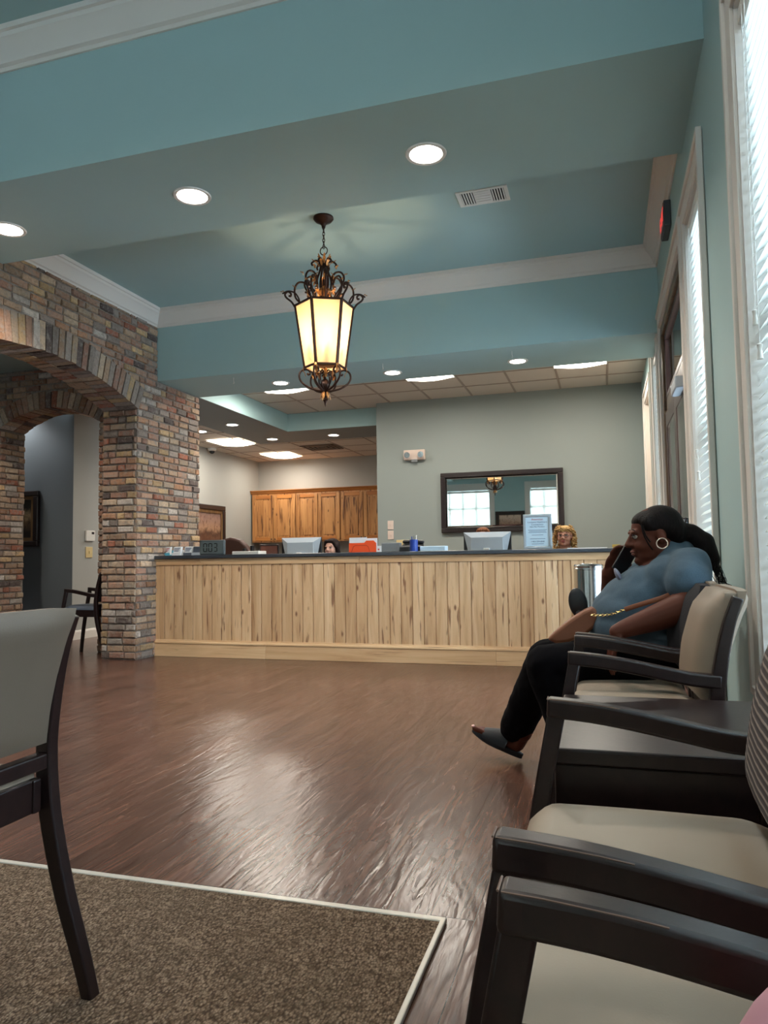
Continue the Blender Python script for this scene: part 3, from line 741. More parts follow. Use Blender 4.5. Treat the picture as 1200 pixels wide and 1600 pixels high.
for k in range(4):
    e = .065*k
    MB().box(x0+e, x1-e, y0+e, y0+e+.022, z-.012+.002*k, z).box(x0+e, x1-e, y1-e-.022, y1-e, z-.012+.002*k, z).box(x0+e, x0+e+.022, y0+e, y1-e, z-.012+.002*k, z).box(x1-e-.022, x1-e, y0+e, y1-e, z-.012+.002*k, z).build('louvre_ring', M['ventbrown'], v, smooth=False)
B(x0+.01, x1-.01, y0+.01, y1-.01, z-.002, z).build('backing', M['shadow_gap'], v, smooth=False)
# dome camera
t = thing('security_camera', (-5.94, 10.2, 2.69), 'small white dome security camera at the office ceiling edge', 'camera')
MB().lathe((-5.94, 10.2, 2.695), [(0, 0), (.07, 0), (.065, -.035), (.05, -.045)], 24).build('housing', M['white'], t)
MB().lathe((-5.94, 10.2, 2.65), [(.045, 0), (.04, -.025), (.02, -.042), (0, -.047)], 24).build('dome', M['black'], t)
# exit sign on the right wall
t = thing('exit_sign', (W, 5.0, 3.02), 'red-lit exit sign on the teal wall above the entrance door', 'sign')
B(W-.045, W-.001, 4.90, 5.16, 3.03, 3.20).build('housing', simple('exit_sign_grey', rgb(70, 74, 76), .5), t, bevel=.006)
B(W-.0485, W-.045, 4.912, 5.148, 3.042, 3.188).build('face_plate', simple('exit_sign_face', rgb(120, 90, 88), .4), t, smooth=False)
text('lettering', 'EXIT', .12, emit('exit_red_glow', (1, .08, .07, 1), .35), t, (W-.0495, 5.03, 3.115), (PI/2, 0, -PI/2), .001)

# ================================================================== CHANDELIER
cx, cy = -1.885, 4.81
ch = thing('lantern_chandelier', (cx, cy, 3.40), 'ornate bronze six-sided lantern chandelier with glowing cream glass panels', 'chandelier')
MB().lathe((cx, cy, 3.40), [(0, 0), (.072, 0), (.074, -.012), (.06, -.03), (.03, -.045), (.016, -.06), (.012, -.08), (0, -.082)], 32).build('canopy', M['iron'], ch)
m = MB()
for k in range(7):
    z = 3.325-.024*k; a = (k % 2)*PI/2
    m.tube([(cx+math.cos(a)*.008*math.cos(s), cy+math.sin(a)*.008*math.cos(s), z-.0+.017*math.sin(s)) for s in [2*PI*j/12 for j in range(12)]], .0028, 6, closed=True)
m.tube([(cx+.028*math.cos(s), cy, 3.150+.030*math.sin(s)) for s in [2*PI*j/20 for j in range(20)]], .004, 8, closed=True)
m.build('chain', M['iron'], ch)
ZT, ZB, RT, RB = 2.735, 2.285, .212, .148
ANG = [math.radians(-153.6+60*k) for k in range(6)]
def pol(r, a, z, w_=0): return Vector((cx+r*math.cos(a)-w_*math.sin(a), cy+r*math.sin(a)+w_*math.cos(a), z))
m = MB()
for k in range(6):
    a, b = ANG[k], ANG[(k+1) % 6]
    p0, p1, q0, q1 = pol(RT, a, ZT), pol(RT, b, ZT), pol(RB, a, ZB), pol(RB, b, ZB)
    for u, v_ in ((p0, p1), (q0, q1)):
        d_ = (v_-u).normalized(); m.obox((u+v_)/2, d_, Vector((0, 0, 1)).cross(d_), (0, 0, 1), (v_-u).length/2, .006, .007)
    d_ = (q0-p0).normalized(); rad = Vector((math.cos(a), math.sin(a), 0))
    m.obox((p0+q0)/2, d_, rad, d_.cross(rad), (q0-p0).length/2+.006, .007, .010)
m.build('cage_frame', M['iron'], ch, smooth=False, bevel=.0015)
for k in range(6):
    a, b = ANG[k], ANG[(k+1) % 6]
    q = [pol(RT-.004, a, ZT), pol(RT-.004, b, ZT), pol(RB-.004, b, ZB), pol(RB-.004, a, ZB)]
    nrm = (q[1]-q[0]).cross(q[2]-q[0]).normalized()*.003
    MB().add(q+[p+nrm for p in q], [(0, 1, 2, 3), (7, 6, 5, 4), (0, 4, 5, 1), (1, 5, 6, 2), (2, 6, 7, 3), (3, 7, 4, 0)]) if False else None
    m = MB(); m.add(q+[p+nrm for p in q], [(0, 1, 2, 3), (7, 6, 5, 4), (0, 4, 5, 1), (1, 5, 6, 2), (2, 6, 7, 3), (3, 7, 4, 0)])
    m.build('glass_panel', M['lampglass'], ch, smooth=False)
def spiral(r0, z0, pts, a): return [pol(r, a, z) for r, z in pts]
def smooth_path(pts, n=5):
    out = []
    for i in range(len(pts)-1):
        p0, p1, p2, p3 = (Vector(pts[max(i-1, 0)]), Vector(pts[i]), Vector(pts[i+1]), Vector(pts[min(i+2, len(pts)-1)]))
        for k in range(n):
            t = k/n; out.append(.5*((2*p1)+(p2-p0)*t+(2*p0-5*p1+4*p2-p3)*t*t+(3*p1-p0-3*p2+p3)*t**3))
    out.append(Vector(pts[-1])); return out
def leaf(m, base_, tip, side, w_=.012, curl=.012):
    base_, tip, side = Vector(base_), Vector(tip), Vector(side).normalized()
    d_ = tip-base_; nn = d_.cross(side).normalized(); vs = []; n = 6
    for i in range(n+1):
        t = i/n; ww = w_*math.sin(PI*min(1, t*.93+.07))**.7*(1 if i % 2 else .72); c = base_+d_*t+nn*curl*math.sin(PI*t)*(1 if t < .6 else .3)
        for s_, h in ((-ww, 0), (0, .003), (ww, 0)): vs.append(c+side*s_+nn*h)
        for s_, h in ((-ww, -.002), (0, -.001), (ww, -.002)): vs.append(c+side*s_+nn*h)
    fs = []
    for i in range(n):
        o = i*6; p = o+6
        fs += [(o, o+1, p+1, p), (o+1, o+2, p+2, p+1), (o+3, p+3, p+4, o+4), (o+4, p+4, p+5, o+5), (o, p, p+3, o+3), (o+2, o+5, p+5, p+2)]
    m.add(vs, fs)
low = [(.016, 2.115), (.06, 2.122), (.115, 2.140), (.165, 2.175), (.185, 2.215), (.175, 2.255), (.140, 2.272), (.112, 2.262), (.108, 2.242), (.120, 2.234), (.128, 2.244)]
inner = [(.02, 2.12), (.05, 2.15), (.075, 2.19), (.072, 2.235), (.050, 2.262), (.030, 2.258), (.028, 2.240), (.040, 2.236)]
ear = [(.213, 2.725), (.235, 2.76), (.272, 2.79), (.282, 2.815), (.262, 2.835), (.240, 2.822), (.243, 2.802), (.256, 2.806)]
hook = [(.175, 2.745), (.185, 2.79), (.215, 2.83), (.262, 2.838), (.300, 2.818)]
mid = [(.150, 2.740), (.205, 2.79), (.212, 2.86), (.185, 2.905), (.140, 2.905), (.112, 2.87), (.120, 2.835), (.140, 2.838)]
upp = [(.075, 2.745), (.085, 2.80), (.13, 2.86), (.158, 2.92), (.135, 2.968), (.09, 2.972), (.062, 2.94), (.072, 2.915)]
crn = [(.020, 2.80), (.045, 2.86), (.050, 2.93), (.030, 3.00), (.022, 3.05), (.055, 3.075), (.088, 3.055), (.082, 3.035)]
for k in range(6):
    a = ANG[k]; sd = Vector((-math.sin(a), math.cos(a), 0))
    m = MB()
    for pth, r in ((low, .0055), (inner, .004)): m.tube(smooth_path(spiral(0, 0, pth, a)), r*1.3, 8)
    m.build('lower_scroll', M['iron'], ch)
    m = MB()
    for pth, r in ((ear, .0055), (hook, .0045), (mid, .0055), (crn, .0055)): m.tube(smooth_path(spiral(0, 0, pth, a)), r*1.3, 8)
    m.tube(smooth_path(spiral(0, 0, upp, a+PI/6)), .0072, 8)
    m.build('upper_scroll', M['iron'], ch)
    ah = a+PI/6; sh = Vector((-math.sin(ah), math.cos(ah), 0))
    for args in ((pol(.05, a, 2.86), pol(.075, a, 2.79), sd, .015), (pol(.055, ah, 2.98), pol(.085, ah, 2.90), sh, .016), (pol(.118, a, 2.86), pol(.105, a, 2.79), sd, .014),
                 (pol(.21, a, 2.85), pol(.228, a, 2.885), sd, .009), (pol(.035, a, 3.03), pol(.088, a, 3.085), sd, .013), (pol(.025, ah, 3.05), pol(.05, ah, 3.12), sh, .012),
                 (pol(.285, a, 2.825), pol(.315, a, 2.832), sd, .008), (pol(.15, a, 2.965), pol(.172, a, 2.99), sd, .010), (pol(.152, a, 2.30), pol(.138, a, 2.22), sd, .015),
                 (pol(.06, ah, 2.275), pol(.045, ah, 2.205), sh, .015), (pol(.022, a, 2.11), pol(.036, a, 2.055), sd, .013, .004)):
        m = MB(); leaf(m, *args); m.build('gilded_leaf', M['gold'], ch)
m = MB().tube([(cx, cy, 3.12), (cx, cy, 2.70)], .005, 8)
m.lathe((cx, cy, 2.0), [(0, 0), (.006, .02), (.010, .04), (.018, .05), (.012, .062), (.024, .08), (.012, .10), (.020, .118), (.034, .15), (.036, .17), (.024, .195), (.008, .21), (.008, .29), (0, .29)], 20)
m.build('center_stem', M['iron'], ch)
MB().lathe((cx, cy, 2.84), [(0, -.05), (.012, -.04), (.010, -.03), (.022, -.015), (.026, .0), (.022, .02), (.010, .03), (.006, .05), (0, .05)], 20).build('gold_ball', M['gold'], ch)
m = MB().lathe((cx, cy, 2.30), [(0, 0), (.09, .005), (.09, .012), (0, .012)], 24)
for k in range(6):
    a = ANG[k]+PI/6; m.tube([pol(.085, a, 2.305), pol(.085, a, 2.40)], .011, 10)
m.build('candle_tray', M['gold'], ch)
for k in range(6):
    a = ANG[k]+PI/6; c_ = pol(.085, a, 2.40)
    MB().lathe(c_, [(.006, 0), (.014, .02), (.015, .04), (.008, .07), (0, .09)], 12).build('candle_bulb', M['bulb'], ch)
l = bpy.data.lights.new('lantern_lamp', 'POINT'); l.energy = 6.5; l.color = (1, .78, .54); l.shadow_soft_size = .03
o = bpy.data.objects.new('lantern_lamp', l); o.location = (0, 0, 2.56-3.40); COL.objects.link(o); o.parent = ch

# ================================================================== BACK WALL: MIRROR, EMERGENCY LIGHT, PLATES
def frame_rect(m, x0, x1, z0, z1, w_, ya, yb):
    m.box(x0, x1, ya, yb, z1-w_, z1).box(x0, x1, ya, yb, z0, z0+w_).box(x0, x0+w_, ya, yb, z0+w_, z1-w_).box(x1-w_, x1, ya, yb, z0+w_, z1-w_)
    return m
mr = thing('wall_mirror', (-1.21, 9.05, 1.22), 'wide rectangular mirror in a dark wood frame on the grey wall', 'mirror')
frame_rect(MB(), -1.975, -.455, 1.215, 1.975, .055, 9.005, 9.049).build('frame', M['blackframe'], mr, bevel=.008, smooth=False)
frame_rect(MB(), -1.925, -.505, 1.265, 1.925, .012, 8.998, 9.01).build('inner_lip', M['espresso'], mr, bevel=.003, smooth=False)
# bevelled mirror glass
m = MB(); a, b, c, d_ = -1.92, -.51, 1.27, 1.92; e = .028; ys, yf = 9.028, 9.022
m.add([(a, ys, c), (b, ys, c), (b, ys, d_), (a, ys, d_), (a+e, yf, c+e), (b-e, yf, c+e), (b-e, yf, d_-e), (a+e, yf, d_-e)],
      [(4, 5, 6, 7), (0, 1, 5, 4), (1, 2, 6, 5), (2, 3, 7, 6), (3, 0, 4, 7)])
m.build('mirror_glass', M['mirror'], mr, smooth=False, recalc=False)
t = thing('emergency_light', (-2.31, 9.05, 2.23), 'pale twin-head emergency light high on the grey wall', 'emergency light')
B(-2.45, -2.17, 8.99, 9.049, 2.165, 2.295).build('housing', M['pink_ivory'], t, bevel=.008)
for x in (-2.395, -2.215):
    MB().lathe((0, 0, 0), [(0, 0), (.0, 0)], 3) if False else None
    m = MB(); m.tube([(x, 8.995, 2.23), (x, 8.955, 2.225)], [.040, .048], 24); h = m.build('lamp_head', M['pink_ivory'], t)
    MB().tube([(x, 8.956, 2.225), (x, 8.950, 2.2245)], .038, 24).build('lens', M['chrome'], h)
B(-2.345, -2.265, 8.985, 8.992, 2.135, 2.17).build('test_panel', M['grey'], t, smooth=False)
def plate(name, x, z, y, label, mat, w_=.04, h=.058, group=None, face='outlet'):
    t = thing(name, (x, y, z), label, 'wall plate', group)
    B(x-w_, x+w_, y-.007, y-.0005, z-h, z+h).build('cover_plate', mat, t, bevel=.003)
    if face == 'outlet':
        for s in (-.024, .024): MB().tube([(x, y-.006, z+s), (x, y-.0095, z+s)], .016, 16).build('socket', mat, t)
    else: B(x-.007, x+.007, y-.016, y-.005, z-.012, z+.012).build('toggle', mat, t)
    return t
plate('light_switch', -2.655, 1.335, 9.05, 'pale wall plate on the grey wall, upper of the stacked pair', M['pink_ivory'], face='switch')
plate('light_switch', -2.655, 1.205, 9.05, 'pale wall plate on the grey wall, lower of the stacked pair', M['pink_ivory'], face='switch')
plate('wall_outlet', -2.49, 1.09, 9.05, 'wide yellowed wall plate just above the counter line', M['ivory'], w_=.09, h=.05)
# thermostat and yellowed switch on the corridor wall (plane x=-6.40)
t = thing('thermostat', (-6.03, 7.44, 1.23), 'small white thermostat on the pale corridor wall', 'thermostat')
B(-6.029, -6.0, 7.365, 7.52, 1.17, 1.30).build('case', M['white'], t, bevel=.006)
B(-6.001, -5.998, 7.455, 7.50, 1.255, 1.283).build('display', M['blackframe'], t, smooth=False)
t = thing('light_switch', (-6.03, 7.44, 1.04), 'yellowed switch plate below the thermostat', 'wall plate')
B(-6.029, -6.019, 7.38, 7.50, .97, 1.10).build('cover_plate', M['ivory'], t, bevel=.003)
B(-6.02, -6.008, 7.43, 7.45, 1.02, 1.05).build('toggle', M['ivory'], t)
# outlet low on the right wall
t = thing('wall_outlet', (W, 3.10, .26), 'yellowed outlet plate low on the teal wall between the windows', 'wall plate')
B(W-.008, W-.0005, 3.05, 3.15, .18, .34).build('cover_plate', M['ivory'], t, bevel=.003)
for zz in (.225, .295): B(W-.012, W-.007, 3.075, 3.125, zz-.02, zz+.02).build('socket', M['ivory'], t, bevel=.004)

# paintings
t = thing('framed_painting', (-6.9, 7.16, 1.12), 'dark framed painting with a gold inner mat on the slate grey hall wall', 'painting')
frame_rect(MB(), -7.32, -6.50, 1.115, 1.785, .065, 7.10, 7.159).build('frame', M['blackframe'], t, bevel=.012, smooth=False)
frame_rect(MB(), -7.255, -6.565, 1.18, 1.72, .04, 7.12, 7.14).build('gold_mat', simple('old_gold_mat', rgb(122, 92, 58), .5, .2), t, smooth=False)
B(-7.22, -6.60, 7.13, 7.15, 1.215, 1.685).build('canvas', picture_mat('dark_landscape_canvas', [(.1, rgb(40, 32, 26)), (.4, rgb(96, 74, 50)), (.55, rgb(150, 126, 92)), (.7, rgb(46, 42, 36)), (1, rgb(30, 28, 26))], rgb(22, 18, 16), lo=.1, hi=.6), t, smooth=False)
t = thing('framed_painting', (-6.03, 10.2, 1.2), 'large framed sunset harbour painting on the office side wall', 'painting')
XX = -6.03
m = MB()
for (ya, yb, za, zb) in ((9.3, 10.72, 1.72, 1.80), (9.3, 10.72, 1.0, 1.08), (9.3, 9.38, 1.08, 1.72), (10.64, 10.72, 1.08, 1.72)): m.box(XX+.001, XX+.045, ya, yb, za, zb)
m.build('frame', M['blackframe'], t, bevel=.01, smooth=False)
m = MB()
for (ya, yb, za, zb) in ((9.38, 10.64, 1.67, 1.72), (9.38, 10.64, 1.08, 1.13), (9.38, 9.43, 1.13, 1.67), (10.59, 10.64, 1.13, 1.67)): m.box(XX+.001, XX+.03, ya, yb, za, zb)
m.build('inner_frame', M['oldwood'], t, smooth=False)
B(XX+.001, XX+.02, 9.42, 10.60, 1.12, 1.68).build('canvas', picture_mat('sunset_harbour_canvas', [(.0, rgb(60, 42, 34)), (.3, rgb(104, 74, 58)), (.42, rgb(72, 50, 42)), (.55, rgb(160, 124, 98)), (.8, rgb(140, 112, 100)), (1, rgb(100, 80, 74))], rgb(84, 44, 28), lo=-.08, hi=.48, ns=6), t, smooth=False)
# picture on the rear wall, seen in the mirror
t = thing('framed_painting', (-2.59, -3.0, 1.5), 'dark framed picture between the rear windows, seen in the mirror', 'painting')
frame_rect(MB(), -3.0, -2.16, 1.50, 2.19, .11, -2.999, -2.95).build('frame', M['blackframe'], t, bevel=.01, smooth=False)
B(-2.90, -2.26, -2.99, -2.965, 1.60, 2.09).build('canvas', picture_mat('brown_garden_canvas', [(.2, rgb(96, 62, 50)), (.5, rgb(176, 140, 120)), (.8, rgb(206, 180, 160))], rgb(70, 46, 36), lo=.1, hi=.6, ns=7), t, smooth=False)

# ================================================================== WALL CABINETS
def cabinet(x0, x1, label):
    c = thing('wall_cabinet', ((x0+x1)/2, 12.0, 1.21), label, 'cabinet', 'honey wood wall cabinets')
    yf = 11.70; z0, z1 = 1.212, 2.07
    m = MB().box(x0, x1, yf+.02, 11.999, z0, z1)
    m.build('body', M['honey'], c, smooth=False)
    m = MB().box(x0, x0+.035, yf, yf+.02, z0, z1).box(x1-.035, x1, yf, yf+.02, z0, z1).box(x0+.035, x1-.035, yf, yf+.02, z1-.045, z1).box(x0+.035, x1-.035, yf, yf+.02, z0, z0+.045)
    m.build('face_frame', M['honey'], c, smooth=False)
    mid_ = (x0+x1)/2
    for a, b, s in ((x0+.012, mid_-.004, 1), (mid_+.004, x1-.012, -1)):
        m = MB(); za, zb = z0+.025, z1-.025; yb_ = yf-.004; r = .062
        m.box(a, a+r, yf-.022, yb_, za, zb).box(b-r, b, yf-.022, yb_, za, zb)
        dd = m.build('door', M['honey'], c, bevel=.004, smooth=False)
        MB().box(a+r, b-r, yf-.022, yb_, za, za+r).box(a+r, b-r, yf-.022, yb_, zb-r, zb).build('door_rails', M['honey_h'], dd, bevel=.003, smooth=False)
        MB().box(a+r-.002, b-r+.002, yf-.010, yb_, za+r-.002, zb-r+.002).box(a+r+.03, b-r-.03, yf-.019, yf-.008, za+r+.03, zb-r-.03).build('panel', M['honey'], dd, bevel=.005, smooth=False)
        kx = b-.03 if s > 0 else a+.03
        MB().tube([(kx, yf-.022, za+.03), (kx, yf-.034, za+.03), (kx, yf-.042, za+.03)], [.005, .006, .012], 12).build('knob', M['black'], dd)
    return c
cabinet(-6.005, -5.155, 'knotty honey wood cabinet with two doors, leftmost, against the office side wall')
cabinet(-5.15, -4.325, 'knotty honey wood cabinet with two doors, middle of the row behind the monitor')
cabinet(-4.32, -3.495, 'knotty honey wood cabinet with two doors, cut off by the grey wall corner')
cabinet(-3.49, -2.84, 'knotty honey wood cabinet hidden beyond the wall corner, rightmost')
m = MB().prism([(11.999, 2.07), (11.70, 2.07), (11.685, 2.085), (11.672, 2.11), (11.655, 2.125), (11.655, 2.135), (11.999, 2.135)], -6.025, -2.84, 'X')
tag(m.build('cabinet_crown', M['honey_h'], smooth=False), 'honey wood crown moulding running along the tops of the cabinets', 'moulding')

# ================================================================== RECEPTION COUNTER
CY = 6.15; CX0, CX1 = XL, .20
rc = thing('reception_counter', (-2.0, CY, 0), 'long reception counter faced with knotty pale hickory planks under a dark stone top', 'counter')
m = MB(); x = CX0+.004; k = 0
while x < CX1-.01:
    x2 = min(x+.1035, CX1); g_ = .0022
    m.prism([(x+g_, CY+.014), (x+g_, CY+.006), (x+g_+.004, CY), (x2-g_-.004, CY), (x2-g_, CY+.006), (x2-g_, CY+.014)], .10, .90, 'Z'); x = x2
m.build('plank_facing', M['hickory'], rc, smooth=False)
m = MB().box(CX0+.004, CX1, CY+.013, CY+.15, .0, .94).box(CX1-.15, CX1, CY+.13, CY+.95, 0, .94); m.build('core_wall', M['hickory'], rc, smooth=False)
x = CX0+.004; m = MB()
for x2 in (-3.7, -2.1, -1.62, CX1+.002): m.box(x, x2-.001, CY-.012, CY+.013, .874, .932); x = x2
m.build('top_rail', M['hickory_h'], rc, bevel=.003, smooth=False)
x = CX0+.004; m = MB()
for x2 in (-3.02, -.9, CX1+.004): m.box(x, x2-.001, CY-.018, CY+.012, 0, .128); x = x2
m.build('base_board', M['hickory_h'], rc, bevel=.003, smooth=False)
MB().prism([(CY+.01, .128), (CY-.026, .128), (CY-.024, .140), (CY-.012, .148), (CY-.010, .160), (CY+.01, .160)], CX0+.004, CX1+.006, 'X').build('base_cap', M['hickory_h'], rc, smooth=False)
MB().box(CX0+.018, CX1+.03, CY-.045, CY+.34, .935, .967).box(CX1-.19, CX1+.03, CY+.34, CY+1.0, .935, .967).build('stone_top', M['granite'], rc, bevel=.004, smooth=False)
MB().box(CX0+.15, CX1-.15, CY+.16, CY+.90, .67, .70).build('work_surface', M['granite'], rc, smooth=False)
m = MB()
for xx in (CX0+.2, -2.6, -1.2, CX1-.2): m.box(xx, xx+.03, CY+.16, CY+.85, 0, .67)
m.build('support_panel', M['hickory'], rc, smooth=False)
ZC = .967
# card holders and cards
def cards(x, y, label, holder, cmat, accent, w_=.047, tilt=.25):
    t = thing('card_holder', (x, y, ZC), label, 'card holder', 'business card holders on the counter')
    m = MB().prism([(y-.03, ZC+.0005), (y+.035, ZC+.0005), (y+.045, ZC+.055), (y+.040, ZC+.055), (y+.030, ZC+.008), (y-.022, ZC+.008), (y-.022, ZC+.028), (y-.03, ZC+.028)], x-w_, x+w_, 'X'); m.build('holder', holder, t, smooth=False)
    m = MB().prism([(y-.018, ZC+.010), (y+.016, ZC+.010), (y+.030, ZC+.088), (y-.004, ZC+.084)], x-w_+.006, x+w_-.006, 'X'); c_ = m.build('card_stack', cmat, t, smooth=False)
    m = MB()
    for q in range(3):
        z = ZC+.072-.014*q; m.box(x-w_+.014, x+w_-.014-.008*q, y-.0205+.0*q+.012*(z-ZC-.01)/.08*1.2, y-.018+.012*(z-ZC-.01)/.08*1.2, z-.003, z+.003)
    m.build('print_lines', accent, c_, smooth=False)
cards(-4.195, 6.33, 'business card holder with aqua front card, leftmost against the brick', M['cyan'], M['paper'], M['red'])
cards(-4.06, 6.31, 'business card holder with white blue-lined cards, second from the brick', M['paper'], M['paper'], M['navy'])
cards(-3.945, 6.33, 'business card holder of dark slate plastic with white cards', M['slate'], M['paper'], M['navy'])
cards(-3.845, 6.32, 'low blue-grey card holder just left of the digital display', M['ltgrey'], M['slate'], M['slate'])
# digital display
t = thing('digital_display', (-3.66, 6.30, ZC), 'slate grey digital display on the counter reading 003', 'display')
B(-3.80, -3.53, 6.285, 6.325, ZC+.001, ZC+.145).build('case', M['clockbody'], t, bevel=.010)
B(-3.785, -3.545, 6.2835, 6.2855, ZC+.016, ZC+.130).build('screen', M['lcd'], t, smooth=False)
SEG = {'0': 'abcdef', '3': 'abcdg'}
for i, chx in enumerate('003'):
    x = -3.735+.056*i; zc = ZC+.073; m = MB(); w_, h = .017, .038; s = .0042
    R_s = {'a': (x-w_+s, x+w_-s, zc+h-s, zc+h+s), 'd': (x-w_+s, x+w_-s, zc-h-s, zc-h+s), 'g': (x-w_+s, x+w_-s, zc-s, zc+s),
           'f': (x-w_-s, x-w_+s, zc+s, zc+h), 'b': (x+w_-s, x+w_+s, zc+s, zc+h), 'e': (x-w_-s, x-w_+s, zc-h, zc-s), 'c': (x+w_-s, x+w_+s, zc-h, zc-s)}
    for q in SEG[chx]: a, b, c, d_ = R_s[q]; m.box(a, b, 6.2815, 6.284, c, d_)
    m.build('digit', M['black'], t, smooth=False)
# monitors
def monitor(x, y, zc, label, w_=.215, h=.135, rot=0):
    t = thing('computer_monitor', (x, y, .70), label, 'monitor', 'monitors behind the counter')
    m = MB(); z0, z1 = zc-h, zc+h
    m.box(x-w_, x+w_, y+.0, y+.025, z0, z1); m.build('screen_housing', M['black'], t, bevel=.004)
    e1, e2 = .0, .055
    m = MB(); m.add([(x-w_, y-.001, z1), (x+w_, y-.001, z1), (x+w_-.075, y-.035, z1-.05), (x-w_+.075, y-.035, z1-.05), (x-w_+.075, y-.035, z0), (x+w_-.075, y-.035, z0), (x-w_+.06, y-.001, z0), (x+w_-.06, y-.001, z0)],
                    [(0, 1, 2, 3), (3, 2, 5, 4), (3, 4, 6, 0), (2, 1, 7, 5), (4, 5, 7, 6)])
    bk = m.build('back_shell', M['ltgrey'], t, smooth=False)
    B(x-.03, x+.03, y-.06, y-.034, .72, zc-.02).build('stand_neck', M['ltgrey'], t, bevel=.004)
    B(x-.11, x+.11, y-.11, y+.07, .701, .72).build('stand_foot', M['ltgrey'], t, bevel=.006)
    MB().box(x-.028, x+.028, y-.068, y-.058, zc-.075, zc-.015).build('cable_clip', M['white'], t, bevel=.004)
    return t
monitor(-2.92, 6.75, .985+.01, 'silver-backed computer monitor on the left behind the counter')
monitor(-1.045, 6.75, 1.005, 'silver-backed computer monitor behind the counter beside the framed notice', w_=.222)
# staff desk things
t = thing('file_folder', (-2.12, 6.36, ZC), 'bright orange tabbed file folder with white sheets on the counter', 'folder')
m = MB().prism([(-2.27, ZC+.001), (-2.27, ZC+.082), (-2.262, ZC+.088), (-2.12, ZC+.088), (-2.10, ZC+.108), (-2.03, ZC+.108), (-2.005, ZC+.085), (-2.005, ZC+.001)], 6.35, 6.356, 'Y'); m.build('cover', M['orange'], t, smooth=False)
m = MB().tube([(-2.245, 6.349, ZC+.005), (-2.225, 6.349, ZC+.055), (-2.205, 6.349, ZC+.066), (-2.10, 6.349, ZC+.066), (-2.08, 6.349, ZC+.05), (-2.065, 6.349, ZC+.005)], .0022, 6); m.build('embossed_line', M['orange_d'], t)
MB().box(-2.268, -2.10, 6.360, 6.372, ZC+.001, ZC+.138).box(-2.10, -2.0, 6.360, 6.372, ZC+.001, ZC+.130).build('sheets', M['paper'], t, smooth=False)
t = thing('note_card', (-1.985, 6.37, ZC), 'small pinkish-white card leaning right of the orange folder', 'card')
B(-2.000, -1.958, 6.362, 6.366, ZC+.001, ZC+.058).build('card', M['paper'], t, smooth=False)
B(-1.992, -1.978, 6.3605, 6.3625, ZC+.018, ZC+.032).build('red_mark', M['red'], t, smooth=False)
o = B(-1.965, -1.79, 6.38, 6.46, ZC+.001, ZC+.085).build('paper_tray', M['grey'], None, bevel=.006); tag(o, 'plain grey upright file tray right of the orange folder', 'tray')
t = thing('desk_phone', (-1.70, 6.42, ZC), 'black desk phone behind the blue pen cup', 'phone')
MB().prism([(6.38, ZC+.001), (6.50, ZC+.001), (6.50, ZC+.075), (6.38, ZC+.045)], -1.785, -1.592, 'X').build('base', M['black'], t, bevel=.004, smooth=False)
MB().cap((-1.77, 6.48, ZC+.092), (-1.60, 6.48, ZC+.088), .018, .018, 12).build('handset', M['black'], t)
t = thing('pen_cup', (-1.635, 6.30, ZC), 'mottled blue pen cup on the counter', 'cup')
MB().lathe((-1.635, 6.30, ZC+.001), [(0, 0), (.036, 0), (.036, .105), (.032, .105), (.032, .006), (0, .006)], 24).build('cup', M['bluecup'], t)
for k, (dx, dy, mt) in enumerate(((.012, .006, 'black'), (-.016, .010, 'bluecup'), (.004, -.014, 'grey'), (.020, -.005, 'white'))):
    o = MB().tube([(-1.635+dx*.6, 6.30+dy*.6, ZC+.01), (-1.635+dx*1.35, 6.30+dy*1.2, ZC+.128+.006*k)], .0045, 8).build('pen', M[mt]); tag(o, {'black': 'black', 'bluecup': 'blue', 'grey': 'grey', 'white': 'white'}[mt]+' pen standing in the mottled blue pen cup', 'pen', 'pens in the blue cup')
o = B(-1.585, -1.355, 6.32, 6.45, ZC+.001, ZC+.046).build('document_box', M['paper_b'], None, bevel=.005); tag(o, 'flat pale blue-white box on the counter left of the right monitor', 'box')
o = B(-.30, .02, 6.28, 6.42, ZC+.0005, ZC+.008).build('paper_stack', M['paper'], None, smooth=False); tag(o, 'thin stack of white paper lying at the right end of the counter', 'paper')
o = B(.06, .12, 6.33, 6.37, ZC+.001, ZC+.030).build('sticky_note_pad', simple('yellow_note', rgb(226, 190, 96), .7), None, smooth=False); tag(o, 'tiny yellow note pad at the right end of the counter', 'note pad')
t = thing('framed_notice', (-.545, 6.30, ZC), 'silver framed notice standing on the counter between monitor and curly-haired person', 'sign')
fm = MB(); x0, x1, z0, z1 = -.665, -.425, ZC+.002, ZC+.300
frame_rect(fm, x0, x1, z0, z1, .026, 6.295, 6.315)
fr = fm.build('frame', simple('silver_rope_frame', rgb(170, 180, 186), .3, .5, .25, 120), t, bevel=.005, smooth=False)
m = MB()
for k in range(24):
    u = k/24; zz = z0+.013+u*(z1-z0-.026)
    for xx in (x0+.013, x1-.013): m.obox((xx, 6.293, zz+.005), (1, 0, .8), (0, 1, 0), (-.8, 0, 1), .010, .003, .0022)
for k in range(18):
    xx = x0+.013+(k+.5)/18*(x1-x0-.026)
    for zz in (z0+.013, z1-.013): m.obox((xx, 6.293, zz), (1, 0, .8), (0, 1, 0), (-.8, 0, 1), .010, .003, .0022)
m.build('rope_pattern', M['ltgrey'], fr, smooth=False)
sh = B(x0+.024, x1-.024, 6.300, 6.312, z0+.024, z1-.024).build('notice_sheet', M['paper_b'], t, smooth=False)
MB().prism([(6.315, z1-.08), (6.318, z1-.08), (6.38, ZC+.002), (6.375, ZC+.002)], -.56, -.53, 'X').build('easel_leg', M['black'], t, smooth=False)
nm = simple('notice_navy_ink', rgb(70, 88, 118), .6); rm = simple('notice_red_ink', rgb(168, 84, 100), .6)
